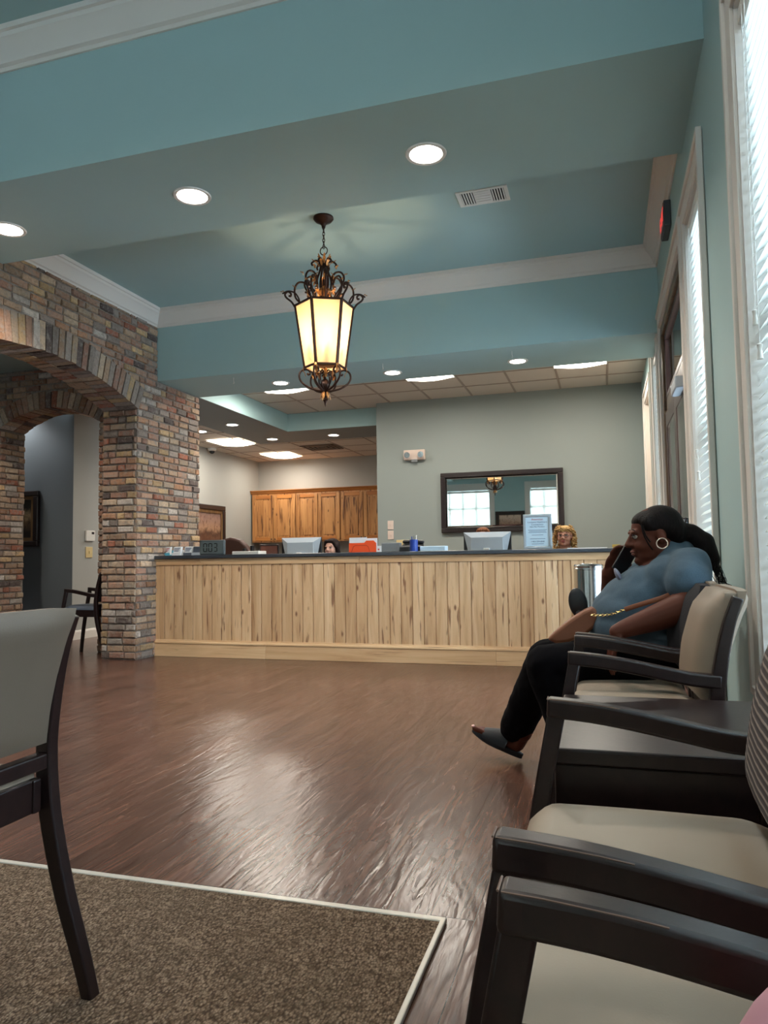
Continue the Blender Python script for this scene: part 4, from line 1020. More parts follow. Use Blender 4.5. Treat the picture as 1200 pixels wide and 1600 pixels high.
xm = (x0+x1)/2
for s_, zz, sz, mt in (('Attention', z1-.045, .025, rm), ('Louisiana Healthcare', z1-.068, .0195, nm), ('Connections', z1-.089, .0195, nm), ('New Plan Members', z1-.108, .016, nm), ('1-855-229-6848', z0+.064, .0175, nm)):
    text('lettering', s_, sz, mt, sh, (xm, 6.2992, zz), (PI/2, 0, 0), .0004)
m = MB()
for zz, w_ in ((z1-.135, .078), (z1-.146, .070), (z1-.157, .076), (z1-.178, .048), (z0+.088, .064), (z0+.044, .05)): m.box(xm-w_, xm+w_, 6.2985, 6.300, zz-.0016, zz+.0016)
m.build('fine_print', nm, sh, smooth=False)
# brown office chair and small dark frame behind the counter
YO = .25
t = thing('office_chair', (-4.0, 7.3+YO, 0), 'brown leather high-back office chair behind the digital display', 'chair')
m = MB(); pts = [(-.27, .5), (-.27, .90), (-.22, 1.05), (-.13, 1.14), (0, 1.17), (.13, 1.14), (.22, 1.05), (.27, .90), (.27, .5)]
m.prism([(-4.0+a, b) for a, b in pts], 7.0+YO, 7.09+YO, 'Y'); m.build('backrest', M['officeleather'], t, bevel=.03, bseg=3)
B(-4.25, -3.75, 7.05+YO, 7.55+YO, .42, .52).build('seat', M['officeleather'], t, bevel=.03, bseg=3)
MB().tube([(-4.0, 7.3+YO, .08), (-4.0, 7.3+YO, .43)], .03, 12).build('gas_lift', M['black'], t)
m = MB()
for k in range(5):
    a = 2*PI*k/5; m.tube([(-4.0, 7.3+YO, .10), (-4.0+.27*math.cos(a), 7.3+YO+.27*math.sin(a), .06)], [.025, .015], 8); m.ell((-4.0+.27*math.cos(a), 7.3+YO+.27*math.sin(a), .031), (.03, .03, .03), 10)
m.build('star_base', M['black'], t)
t = thing('photo_stand', (-3.35, 6.9, .70), 'small dark slanted picture frame behind the counter left of the monitor', 'frame')
m = MB().box(-3.46, -3.24, 6.9, 6.915, .90, 1.070); m.build('frame', M['blackframe'], t, bevel=.004); B(-3.445, -3.255, 6.895, 6.90, .915, 1.055).build('picture', simple('reddish_brown_picture', rgb(104, 60, 46), .5), t, smooth=False)
MB().tube([(-3.35, 6.92, .701), (-3.35, 6.91, .95)], .01, 8).build('stand', M['black'], t)
t = thing('desk_tray', (-3.63, 6.75, .70), 'white tray of office supplies behind the digital display', 'tray')
B(-3.66, -3.36, 6.68, 6.86, .701, 1.003).build('tray', M['white'], t, bevel=.006)
for xx, h in ((-3.55, .03), (-3.46, .055)): B(xx-.015, xx+.015, 6.72, 6.76, 1.003, 1.003+h).build('supply', M['black'], t, bevel=.003)

# ================================================================== STEEL BIN
t = thing('trash_can', (-.125, 5.78, 0), 'tall cylindrical brushed steel trash can in front of the counter', 'trash can')
MB().lathe((-.125, 5.78, 0), [(0, .001), (.112, .001), (.112, .02), (.110, .03), (.110, .80), (.113, .803), (.113, .812), (.110, .815)], 40).build('body', M['chrome'], t)
MB().lathe((-.125, 5.78, 0), [(.110, .815), (.112, .83), (.104, .842), (.07, .846), (.066, .835), (0, .835)], 40).build('lid', M['chrome'], t)
MB().lathe((-.125, 5.78, 0), [(0, .836), (.064, .836), (.060, .8405), (0, .8405)], 30).build('opening_flap', M['black'], t)
MB().lathe((-.125, 5.78, 0), [(.113, .001), (.118, .001), (.118, .03), (.113, .032)], 40).build('rubber_base', M['black'], t)

# ================================================================== CHAIRS (face -X, back towards +X)
POST = [(.118, 0), (.090, .09), (.048, .21), (.014, .34), (0, .43), (-.004, .52), (.004, .60), (.018, .68), (.036, .75), (.056, .805)]
def ribbon(m, path, w_, y0, y1):
    """bent flat bar: path of (x,z) centre line with widths, extruded y0..y1"""
    n = len(path); P_ = [Vector((p[0], p[1])) for p in path]; L_, R2_ = [], []
    for i in range(n):
        t = (P_[min(i+1, n-1)]-P_[max(i-1, 0)]).normalized(); nn = Vector((-t.y, t.x)); ww = w_[i] if isinstance(w_, (list, tuple)) else w_
        L_.append(P_[i]+nn*ww/2); R2_.append(P_[i]-nn*ww/2)
    vs = []
    for y in (y0, y1):
        vs += [(p.x, y, p.y) for p in L_]+[(p.x, y, p.y) for p in R2_]
    fs = []
    for i in range(n-1):
        a, b, c, d_ = i, i+1, n+i+1, n+i
        fs += [(a, d_, c, b), (2*n+a, 2*n+b, 2*n+c, 2*n+d_), (a, b, 2*n+b, 2*n+a), (d_, 2*n+d_, 2*n+c, c)]
    fs += [(0, 2*n, 3*n, n), (n-1, 2*n-1, 4*n-1, 3*n-1)]
    m.add(vs, fs)
def interp(tab, z):
    for (x0, z0), (x1, z1) in zip(tab, tab[1:]):
        if z0 <= z <= z1: return x0+(x1-x0)*(z-z0)/(z1-z0)
    return tab[-1][0] if z > tab[-1][1] else tab[0][0]
def make_chair(x0, y0, y1, label, group=None, inner='vinyl', outer='vinyl', zs=.5, zt=.82, seatmat='seatvinyl'):
    """x0 = post line, y0..y1 the outer faces of the arms"""
    t = thing('waiting_chair', (x0, (y0+y1)/2, 0), label, 'chair', group)
    T_ = .030
    def sh(mb):
        for i, v_ in enumerate(mb.v): mb.v[i] = v_+Vector((x0, 0, 0))
        return mb
    for a, b in ((y0, y0+T_), (y1-T_, y1)):
        m = MB(); ribbon(m, smooth2(POST), [.026+.012*math.sin(PI*min(1, max(0, (p[1])/.8))) for p in smooth2(POST)], a, b)
        sh(m).build('rear_leg', M['espresso'], t, bevel=.004)
        m = MB(); ribbon(m, [(-.447, 0), (-.436, .12), (-.420, .25), (-.396, .40), (-.373, .52), (-.349, .635)], [.026, .027, .028, .029, .030, .031], a, b)
        sh(m).build('front_leg', M['espresso'], t, bevel=.004)
        m = MB(); ribbon(m, smooth2([(-.366, .643), (-.29, .637), (-.215, .626), (-.13, .610), (-.06, .597), (.01, .592)]), .035, a-.002, b+.002)
        ar = sh(m).build('arm', M['espresso'], t, bevel=.006, bseg=3)
        # worn pale rub line on the front upper edge
        m = MB(); m.tube([(-.362, a+.0002, .6588), (-.33, a+.0002, .6570), (-.27, a+.0002, .6510), (-.24, a+.0002, .6470)], .0008, 5)
        m.tube([(-.3650, a+.002, .6585), (-.3650, b-.002, .6585)], .0012, 5)
        sh(m).build('worn_edge', M['worn'], ar)
    # seat apron
    m = MB().box(-.375, .0, y0+T_+.004, y0+T_+.026, zs-.115, zs-.045).box(-.375, .0, y1-T_-.026, y1-T_-.004, zs-.115, zs-.045).box(-.388, -.365, y0+T_, y1-T_, zs-.115, zs-.045).box(-.03, -.005, y0+T_, y1-T_, zs-.115, zs-.045)
    sh(m).build('seat_frame', M['espresso'], t, bevel=.003, smooth=False)
    # seat cushion with a soft crown and waterfall front
    ya, yb = y0+T_+.004, y1-T_-.004; m = MB(); nx, ny = 30, 30; vs = []
    for i in range(nx+1):
        u = i/nx
        for j in range(ny+1):
            w_ = j/ny; x = -.395+.375*u; e = min(u*8, 1); f = min((1-u)*8, 1); g2 = min(w_*9, (1-w_)*9, 1)
            z = zs-.006+.010*math.sin(PI*w_)*math.sin(PI*min(1, u*1.1))-.030*(1-math.sin(e*PI/2))-.012*(1-math.sin(f*PI/2))-.018*(1-math.sin(g2*PI/2))
            vs.append((x, ya+(yb-ya)*w_, z))
    k = len(vs)
    for i in range(nx+1):
        for j in range(ny+1): v_ = vs[i*(ny+1)+j]; vs.append((v_[0], v_[1], zs-.050))
    fs = []
    q = ny+1
    for i in range(nx):
        for j in range(ny):
            fs.append((i*q+j, (i+1)*q+j, (i+1)*q+j+1, i*q+j+1)); fs.append((k+i*q+j, k+i*q+j+1, k+(i+1)*q+j+1, k+(i+1)*q+j))
    for i in range(nx): fs += [(i*q, k+i*q, k+(i+1)*q, (i+1)*q), (i*q+ny, (i+1)*q+ny, k+(i+1)*q+ny, k+i*q+ny)]
    for j in range(ny): fs += [(j, j+1, k+j+1, k+j), (nx*q+j, k+nx*q+j, k+nx*q+j+1, nx*q+j+1)]
    m.add(vs, fs); sh(m).build('seat', M[seatmat], t, ang=60)
    # padded back: inner pad and outer shell following the posts
    def pad(za, zb, fi, fo, name, mt):
        m = MB(); nz, nw = 14, 12; vs = []
        for side in (0, 1):
            for i in range(nz+1):
                z = za+(zb-za)*i/nz; c = interp(POST, z)
                for j in range(nw+1):
                    w_ = j/nw; e = min(1, min(w_, 1-w_)*9); r = math.sin(e*PI/2); rz = math.sin(min(1, min(i, nz-i)/2.2)*PI/2)
                    x = c+(fi(z, w_) if side == 0 else fo(z, w_))*(.55+.45*r*rz if True else 1)
                    vs.append((x, y0+T_*.9+(y1-y0-T_*1.8)*w_, z+.004*(1 if i == nz else 0)*r))
        q = nw+1; k = (nz+1)*q; fs = []
        for i in range(nz):
            for j in range(nw):
                fs.append((i*q+j, (i+1)*q+j, (i+1)*q+j+1, i*q+j+1)); fs.append((k+i*q+j, k+i*q+j+1, k+(i+1)*q+j+1, k+(i+1)*q+j))
            fs += [(i*q, k+i*q, k+(i+1)*q, (i+1)*q), (i*q+nw, (i+1)*q+nw, k+(i+1)*q+nw, k+i*q+nw)]
        for j in range(nw): fs += [(j, j+1, k+j+1, k+j), (nz*q+j, k+nz*q+j, k+nz*q+j+1, nz*q+j+1)]
        m.add(vs, fs); return sh(m).build(name, mt, t, ang=60)
    pad(.535, zt-.006, lambda z, w_: -.050-.026*math.sin(PI*w_)*(1-abs((z-.66)/.2)*.4), lambda z, w_: .004, 'backrest', M[inner])
    pad(.530, zt, lambda z, w_: .0, lambda z, w_: .020+.022*max(0, (z-.55)/.27)**1.5+.004*math.sin(PI*w_), 'back_shell', M[outer])
    m = MB().box(-.018, .012, y0+T_, y1-T_, .475, .508); sh(m).build('back_rail', M['espresso'], t, bevel=.004, smooth=False)
    return t
def smooth2(pts, n=3):
    out = []
    for i in range(len(pts)-1):
        p0, p1, p2, p3 = [Vector(pts[min(max(k, 0), len(pts)-1)]) for k in (i-1, i, i+1, i+2)]
        for k in range(n):
            t = k/n; out.append(tuple(.5*((2*p1)+(p2-p0)*t+(2*p0-5*p1+4*p2-p3)*t*t+(3*p1-p0-3*p2+p3)*t**3)))
    out.append(tuple(pts[-1])); return out
XC = .262
make_chair(XC+.014, -.060, .612, 'espresso-framed beige waiting chair nearest the camera, only its far arm showing', None, 'stripe')
make_chair(XC-.006, .690, 1.388, 'wide beige-seated waiting chair with striped back fabric, between nearest chair and side table', None, 'stripe')
make_chair(XC, 2.012, 2.452, 'empty narrow waiting chair with plain beige back, just past the dark side table', None, 'vinyl')
make_chair(XC, 2.512, 3.200, 'waiting chair with dark dotted back fabric on which the person with the phone sits', None, 'darkweave', zs=.475)
make_chair(-1.180, .66, 1.348, 'taupe vinyl waiting chair seen from behind at the left foreground on the carpet', None, 'vinyl_shaded', 'vinyl_shaded', seatmat='vinyl')
make_chair(-4.80, 5.36, 5.92, 'dark-armed waiting chair standing in the hall behind the brick pillar', None, 'darkweave', 'darkweave', seatmat='slate', zs=.48) if False else None
hc = make_chair(-4.70, 5.90, 6.27, 'black-framed waiting chair seen through the brick arch, half hidden by the pillar', None, 'darkweave', 'darkweave', seatmat='slate')
# side table
t = thing('side_table', (.13, 1.70, 0), 'low dark espresso side table between two waiting chairs', 'table')
B(-.115, .43, 1.425, 1.975, .525, .556).build('table_top', M['espresso'], t, bevel=.005, smooth=False)
B(-.105, .42, 1.435, 1.965, .44, .525).build('apron', M['espresso'], t, bevel=.003, smooth=False)
for a in (1.437, 1.923):
    B(-.10, .415, a, a+.04, .0005, .44).build('side_panel', M['espresso'], t, bevel=.003, smooth=False)
B(-.10, .415, 1.477, 1.923, .12, .14).build('lower_shelf', M['espresso'], t, smooth=False)
# pink floral bag on the nearest seat
t = thing('floral_bag', (.17, .43, .50), 'soft pink floral bag with a red top edge on the nearest chair seat', 'bag')
def floral():
    q = NT('pink_floral_cotton'); vo = q.n('ShaderNodeTexVoronoi'); vo.inputs['Scale'].default_value = 26; q.l(q.coord(), vo.inputs['Vector'])
    q.base(q.ramp(vo.outputs['Distance'], [(.16, rgb(226, 214, 190)), (.26, rgb(214, 160, 168)), (.9, rgb(206, 148, 160))])); q.set(.85); return q.m
m = MB(); m.ell((.146, .475, .598), (.092, .050, .098), 40); m.build('body', floral(), t)
MB().tube([(.156+.078*math.cos(s), .505, .598+.090*math.sin(s)) for s in [2*PI*k/36 for k in range(36)]], .007, 10, closed=True).build('red_trim', simple('coral_red_trim', rgb(222, 76, 58), .7), t, ang=80)

# ================================================================== PEOPLE
def blob(name, mb, mat, parent, voxel=.006, it=6, fac=.5):
    o = mb.build(name, mat, parent, smooth=True, ang=180)
    r = o.modifiers.new('remesh', 'REMESH'); r.mode = 'VOXEL'; r.voxel_size = voxel; r.use_smooth_shade = True
    s = o.modifiers.new('smooth', 'SMOOTH'); s.factor = fac; s.iterations = it
    return o
class Hd:
    """head frame: face towards local -x, up z, the left ear at -y"""
    def __init__(s, pos, yaw=0, pitch=0, roll=0, k=1.0):
        s.m = Matrix.Translation(pos) @ Matrix.Rotation(yaw, 4, 'Z') @ Matrix.Rotation(pitch, 4, 'Y') @ Matrix.Rotation(roll, 4, 'X'); s.k = k; s.r = s.m.to_3x3()
    def p(s, *q): return s.m @ (Vector(q)*s.k)
    def e(s, mb, c, r, seg=18): mb.ell(s.p(*c), tuple(x*s.k for x in r), seg, rot=s.r)
    def c(s, mb, a, b, ra, rb, seg=12): mb.cap(s.p(*a), s.p(*b), ra*s.k, rb*s.k, seg)
    def shapes(s, mb, full=1.0):
        s.e(mb, (.012, 0, .028), (.090, .073, .082), 28)
        s.e(mb, (-.030, 0, -.018), (.056, .060*full, .076), 24)
        s.e(mb, (-.030, 0, -.062), (.050, .052*full, .040), 20)
        for q in (-1, 1):
            s.e(mb, (-.054, .030*q, -.028), (.030, .026*full, .028)); s.e(mb, (-.074, .026*q, .026), (.014, .026, .010))
            s.e(mb, (.012, .074*q, -.006), (.018, .009, .030)); s.c(mb, (-.094, .010*q, -.022), (-.090, .014*q, -.022), .009, .007)
        s.c(mb, (-.080, 0, .016), (-.101, 0, -.018), .009, .013)
        s.e(mb, (-.084, 0, -.045), (.011, .026, .007)); s.e(mb, (-.081, 0, -.058), (.011, .022, .008)); s.e(mb, (-.070, 0, -.084), (.020, .022, .017))
    def features(s, body, lips, iris=.0062):
        for q in (-1, 1):
            m = MB(); s.e(m, (-.0725, .029*q, .008), (.0125, .0145, .0080), 14); ey = m.build('eye', M['eyewhite'], body)
            m = MB(); s.e(m, (-.0815, .030*q, .008), (.0045, .0066, .0066), 12); m.build('iris', M['eyedark'], ey)
            m = MB(); m.tube([s.p(-.078+.01*abs(u-.5), (.014+.034*u)*q, .030+.006*math.sin(PI*u)) for u in (0, .25, .5, .75, 1)], [.0016*s.k, .0028*s.k, .003*s.k, .0024*s.k, .001*s.k], 6); m.build('eyebrow', M['hair_blk'], body)
            m = MB(); m.tube([s.p(-.083+.008*abs(u-.45), (.014+.031*u)*q, .0125+.0045*math.sin(PI*u)) for u in (0, .25, .5, .75, 1)], .0017*s.k, 6); m.build('eyelid', M['hair_blk'], body)
        m = MB(); s.e(m, (-.0865, 0, -.0460), (.0102, .023, .0060)); s.e(m, (-.0845, 0, -.0555), (.0100, .019, .0068)); m.build('lips', lips, body)
def hand(mb, wrist, dirv, palm_n, side, k=.9, curl=.35, thumb=1):
    """palm + five tapered fingers; dirv along the fingers, palm_n out of the palm, side towards the thumb"""
    W0, D, N, T_ = Vector(wrist), Vector(dirv).normalized(), Vector(palm_n).normalized(), Vector(side).normalized()
    rot = Matrix((D, T_, N)).transposed()
    mb.ell(W0+D*.042*k, (.052*k, .040*k, .016*k), 18, rot=rot); mb.cap(W0, W0+D*.02*k, .025*k, .024*k, 12)
    for off, ln in ((.030, .070), (.010, .080), (-.011, .074), (-.030, .058)):
        p = W0+D*.078*k+T_*off*k; d_ = (D+T_*off*1.5).normalized(); r = .0092*k
        for j, f in enumerate((.45, .32, .23)):
            a = curl*(j+.6); dd = (d_*math.cos(a)+N*math.sin(a)).normalized(); q = p+dd*ln*f*k
            mb.cap(p, q, r, r*.92, 10); p = q; r *= .9
    p = W0+D*.018*k+T_*.026*k; dd = (D*.55+T_*.75+N*.25*thumb).normalized(); q = p+dd*.035*k; mb.cap(p, q, .013*k, .0105*k, 10)
    dd = (D*.85+T_*.30+N*.35*thumb).normalized(); mb.cap(q, q+dd*.032*k, .0105*k, .0088*k, 10)
# ---------------- seated person on the phone
t = thing('person', (.10, 2.88, 0), 'seated person in heather-blue t-shirt and black trousers holding a phone to the ear', 'person')
hd = Hd((.178, 2.915, .985), yaw=math.radians(9), pitch=math.radians(-9), k=.985)
sk = MB(); hd.shapes(sk, 1.1)
sk.cap((.20, 2.915, .93), (.255, 2.93, .88), .062, .075)
sk.cap((.15, 2.915, .905), (.22, 2.92, .895), .040, .055)
# core of the torso under the shirt, legs under the trousers
sk.ell((.20, 2.93, .79), (.11, .155, .12)); sk.ell((.12, 2.93, .66), (.13, .17, .12)); sk.ell((.12, 2.92, .575), (.13, .18, .075))
# near (left) arm
sk.cap((.270, 2.79, .865), (.262, 2.672, .748), .050, .053, 18); sk.cap((.262, 2.662, .742), (.245, 2.665, .722), .056, .050, 18)
sk.cap((.258, 2.665, .735), (.055, 2.642, .662), .058, .031, 18); sk.cap((.055, 2.642, .662), (.030, 2.640, .652), .030, .026)
hand(sk, (.035, 2.640, .654), (-.30, .05, -.95), (.9, .1, -.25), (-.25, .97, .1), k=.98, curl=.22)
# far (right) arm, forearm raised
sk.cap((.245, 3.125, .860), (.030, 3.170, .760), .058, .048, 18); sk.cap((.020, 3.165, .758), (.012, 3.07, .842), .044, .029, 18)
hand(sk, (.012, 3.065, .846), (.42, -.28, .86), (.62, -.66, -.30), (.55, .62, -.30), k=1.0, curl=.5)
# legs
for a, b, c, kn, an in (((.10, 2.80, .545), (-.22, 2.74, .530), (-.10, 2.76, .10), .060, .040), ((.10, 3.05, .545), (-.265, 3.13, .490), (-.375, 3.31, .135), .060, .042)):
    sk.cap(a, b, .07, kn-.005, 18); sk.cap(b, c, kn-.008, an, 18)
# near foot flat, far foot resting on its heel with toes up
sk.cap((-.10, 2.76, .07), (-.12, 2.76, .045), .036, .036); sk.cap((-.12, 2.76, .045), (-.25, 2.74, .035), .034, .024)
sk.cap((-.375, 3.31, .135), (-.405, 3.345, .075), .038, .034); sk.cap((-.41, 3.345, .072), (-.545, 3.345, .112), .034, .020)
for k_, (dy, r) in enumerate(((-.026, .0125), (-.006, .010), (.010, .009), (.024, .0085), (.036, .008))):
    sk.cap((-.545, 3.345+dy*.9, .118), (-.592+.007*k_, 3.345+dy, .138-.002*k_), r, r*.95, 10)
body = blob('body', sk, M['skin_d'], t, .0045, 5, .5)
hd.features(body, M['lips'])
# t-shirt
m = MB()
m.ell((.255, 2.935, .862), (.100, .190, .080), 28); m.ell((.200, 2.93, .790), (.145, .205, .105), 28); m.ell((.105, 2.93, .700), (.165, .215, .115), 28); m.ell((.085, 2.93, .640), (.155, .220, .105), 28)
m.cap((.125, 2.84, .800), (.120, 3.02, .800), .068, .068, 18); m.ell((.13, 2.93, .750), (.150, .205, .105), 28); m.ell((.155, 2.93, .585), (.155, .215, .070), 24)
m.cap((.245, 2.935, .905), (.225, 2.93, .925), .085, .066, 20)
m.cap((.285, 2.775, .868), (.268, 2.70, .818), .076, .078, 20); m.cap((.262, 3.10, .872), (.125, 3.165, .815), .080, .070, 20)
m.ell((.23, 2.80, .845), (.095, .085, .070), 24); m.cap((.24, 2.87, .885), (.28, 2.78, .872), .056, .066, 18)
ts = blob('tshirt', m, M['tshirt'], t, .0065, 26, .7)
tx = bpy.data.textures.new('cloth_folds', 'CLOUDS'); tx.noise_scale = .09; tx.noise_depth = 2
dm = ts.modifiers.new('folds', 'DISPLACE'); dm.texture = tx; dm.strength = .014; dm.mid_level = .5
# printed patch at the chest
m = MB(); m.ell((.045, 2.885, .838), (.010, .05, .030), 16, rot=Matrix.Rotation(math.radians(-25), 3, 'Y')); m.build('chest_print', M['frost'], ts)
# trousers
m = MB()
m.ell((.135, 2.93, .545), (.155, .215, .080), 26)
m.cap((.10, 2.80, .535), (-.215, 2.745, .515), .092, .078, 22); m.cap((-.215, 2.745, .510), (-.11, 2.76, .17), .078, .070, 22)
m.cap((.10, 3.05, .53), (-.245, 3.13, .488), .094, .082, 22); m.cap((-.255, 3.13, .470), (-.385, 3.30, .195), .080, .076, 22); m.cap((-.385, 3.30, .195), (-.410, 3.335, .150), .076, .070, 22)
pn = blob('trousers', m, M['pants'], t, .0075, 4, .5)
dm = pn.modifiers.new('folds', 'DISPLACE'); dm.texture = tx; dm.strength = .016; dm.mid_level = .5
# clogs
def clog(x, y, z, pitch, yaw):
    mt = Matrix.Translation((x, y, z)) @ Matrix.Rotation(yaw, 4, 'Z') @ Matrix.Rotation(pitch, 4, 'Y'); m = MB()
    # sole: outline lofted, local -x is the toe
    out = []
    for i in range(28):
        a = 2*PI*i/28; x_ = -.105+.125*math.cos(a); w_ = .043+.006*math.cos(a+PI)
        out.append((x_, w_*math.sin(a)*(1.0 if math.cos(a) < 0 else .86)))
    vs = [mt @ Vector((p[0], p[1], 0+.010*max(0, (-p[0]-.15)/.08))) for p in out]+[mt @ Vector((p[0], p[1], .026+.010*max(0, (-p[0]-.15)/.08))) for p in out]; n = len(out)
    m.add(vs, [tuple(range(n)), tuple(reversed(range(n, 2*n)))]+[(i, i+n, (i+1) % n+n, (i+1) % n) for i in range(n)])
    sh_ = m.build('shoe', M['shoe'], t, bevel=.005)
    m = MB(); vs = []; NX, NA = 8, 12
    for i in range(NX+1):
        x_ = -.065-.115*i/NX; h = .086-.050*(i/NX)**1.0; w_ = .047-.004*(i/NX)
        for j in range(NA+1):
            a = PI*j/NA; vs.append(mt @ Vector((x_, w_*math.cos(a), .018+h*math.sin(a))))
    k = len(vs)
    for i in range(NX+1):
        x_ = -.065-.115*i/NX; h = .080-.050*(i/NX); w_ = .042-.004*(i/NX)
        for j in range(NA+1):
            a = PI*j/NA; vs.append(mt @ Vector((x_, w_*math.cos(a), .018+h*math.sin(a))))
    q = NA+1; fs = []
    for i in range(NX):
        for j in range(NA): fs += [(i*q+j, i*q+j+1, (i+1)*q+j+1, (i+1)*q+j), (k+i*q+j, k+(i+1)*q+j, k+(i+1)*q+j+1, k+i*q+j+1)]
        fs += [(i*q, (i+1)*q, k+(i+1)*q, k+i*q), (i*q+NA, k+i*q+NA, k+(i+1)*q+NA, (i+1)*q+NA)]
    for j in range(NA): fs += [(j, k+j, k+j+1, j+1), (NX*q+j, NX*q+j+1, k+NX*q+j+1, k+NX*q+j)]
    m.add(vs, fs); m.build('shoe_upper', M['shoe'], sh_, ang=50)
    return sh_
clog(-.405, 3.345, .016, math.radians(24), 0)
clog(-.055, 2.76, .003, 0, math.radians(8))
m = MB(); m.ell((-.598, 3.319, .149), (.008, .009, .006), 10); m.build('toenail', M['nail'], body)
# hair swept back into a low ponytail
m = MB(); hd.e(m, (.028, 0, .036), (.088, .080, .078), 28); hd.e(m, (-.002, 0, .062), (.070, .068, .042), 24); hd.e(m, (.070, 0, .005), (.052, .070, .062), 22); hd.e(m, (-.016, -.050, .048), (.036, .028, .036), 16); hd.e(m, (-.016, .050, .048), (.036, .028, .036), 16)
hd.c(m, (.08, 0, .000), (.135, 0, -.014), .046, .036); hd.c(m, (.135, 0, -.014), (.172, -.01, -.060), .037, .040); hd.c(m, (.172, -.01, -.055), (.190, -.02, -.125), .040, .026); hd.c(m, (.190, -.02, -.125), (.188, -.03, -.185), .022, .006)
hr = blob('hair', m, M['hair_blk'], t, .005, 9, .6)
m = MB()
for pth in ([(-.050, -.062, .050), (-.052, -.074, .015), (-.042, -.078, -.025), (-.030, -.074, -.050)], [(-.046, -.066, .046), (-.046, -.078, .010), (-.034, -.080, -.020)]):
    m.tube(smooth_path([hd.p(*q) for q in pth]), .0026, 6)
random.seed(5)
for k in range(26):
    a = random.uniform(-.03, .03); p0 = (.165, a, -.03-.1*random.random())
    m.tube(smooth_path([hd.p(*p0), hd.p(.19+random.uniform(0, .02), a-.01, p0[2]-.05), hd.p(.188+random.uniform(-.01, .03), a-.02, p0[2]-.11), hd.p(.20+random.uniform(-.01, .03), a-.03, p0[2]-.15-random.random()*.05)]), .0012, 5)
m.build('loose_strands', M['hair_blk'], hr)
c_ = hd.p(.004, -.090, -.032); m = MB().tube([c_+Vector((.019*math.cos(s), .005*math.sin(s), .019*math.sin(s))) for s in [2*PI*j/28 for j in range(28)]], .0026, 8, closed=True); m.build('hoop_earring', M['rosegold'], t)
m = MB().tube([(.040+.031*math.cos(s), 3.05+.010*math.sin(s)*.9+.02, .852+.031*math.sin(s)*.25) for s in [2*PI*j/20 for j in range(20)]], .0022, 6, closed=True)
m.build('bracelet', M['black'], t)
# phone
t2 = thing('mobile_phone', (.09, 2.98, .90), 'black mobile phone held to the ear of the seated person', 'phone')
m = MB(); ax = Vector((.50, .22, .84)).normalized(); n_ = Vector((-.55, .80, .12)); n_ = (n_-ax*n_.dot(ax)).normalized(); m.obox((.078, 2.985, .905), ax, ax.cross(n_), n_, .066, .033, .0042); m.build('case', M['black'], t2, bevel=.003)
# purse with chain strap
t3 = thing('purse', (-.09, 2.86, .60), 'brown leather purse with gold chain strap lying on the lap of the seated person', 'purse')
m = MB().prism([(-.222, .600), (-.185, .635), (-.135, .675), (-.085, .708), (-.055, .722), (-.025, .706), (-.042, .650), (-.085, .612), (-.14, .590), (-.19, .585)], 2.83, 2.93, 'Y'); m.build('pouch', M['brownleather'], t3, bevel=.012, bseg=3)
m = MB(); m.ell((-.108, 2.975, .728), (.036, .016, .060), 24, rot=Matrix.Rotation(math.radians(-10), 3, 'Y')); m.cap((-.105, 2.97, .69), (-.09, 2.93, .67), .014, .014, 12); m.build('rounded_end', M['black'], t3)
# chain links towards the strap
a, b = Vector((-.058, 2.815, .695)), Vector((.060, 2.700, .724)); m = MB(); n = 15; d_ = (b-a)/n
for k in range(n):
    c_ = a+d_*(k+.5)-Vector((0, 0, .010*math.sin(PI*(k+.5)/n))); u = d_.normalized(); s_ = (Vector((0, 0, 1)) if k % 2 else Vector((0, 1, .2))); s_ = (s_-u*s_.dot(u)).normalized()
    m.tube([c_+u*.0062*math.cos(q)+s_*.0042*math.sin(q) for q in [2*PI*j/10 for j in range(10)]], .0014, 5, closed=True)
m.build('chain', M['goldchain'], t3)
m = MB().tube(smooth_path([b, Vector((.12, 2.688, .745)), Vector((.19, 2.690, .768)), Vector((.27, 2.72, .80))]), .006, 8, squash=(1.4, .5)); m.build('strap', M['brownleather'], t3)

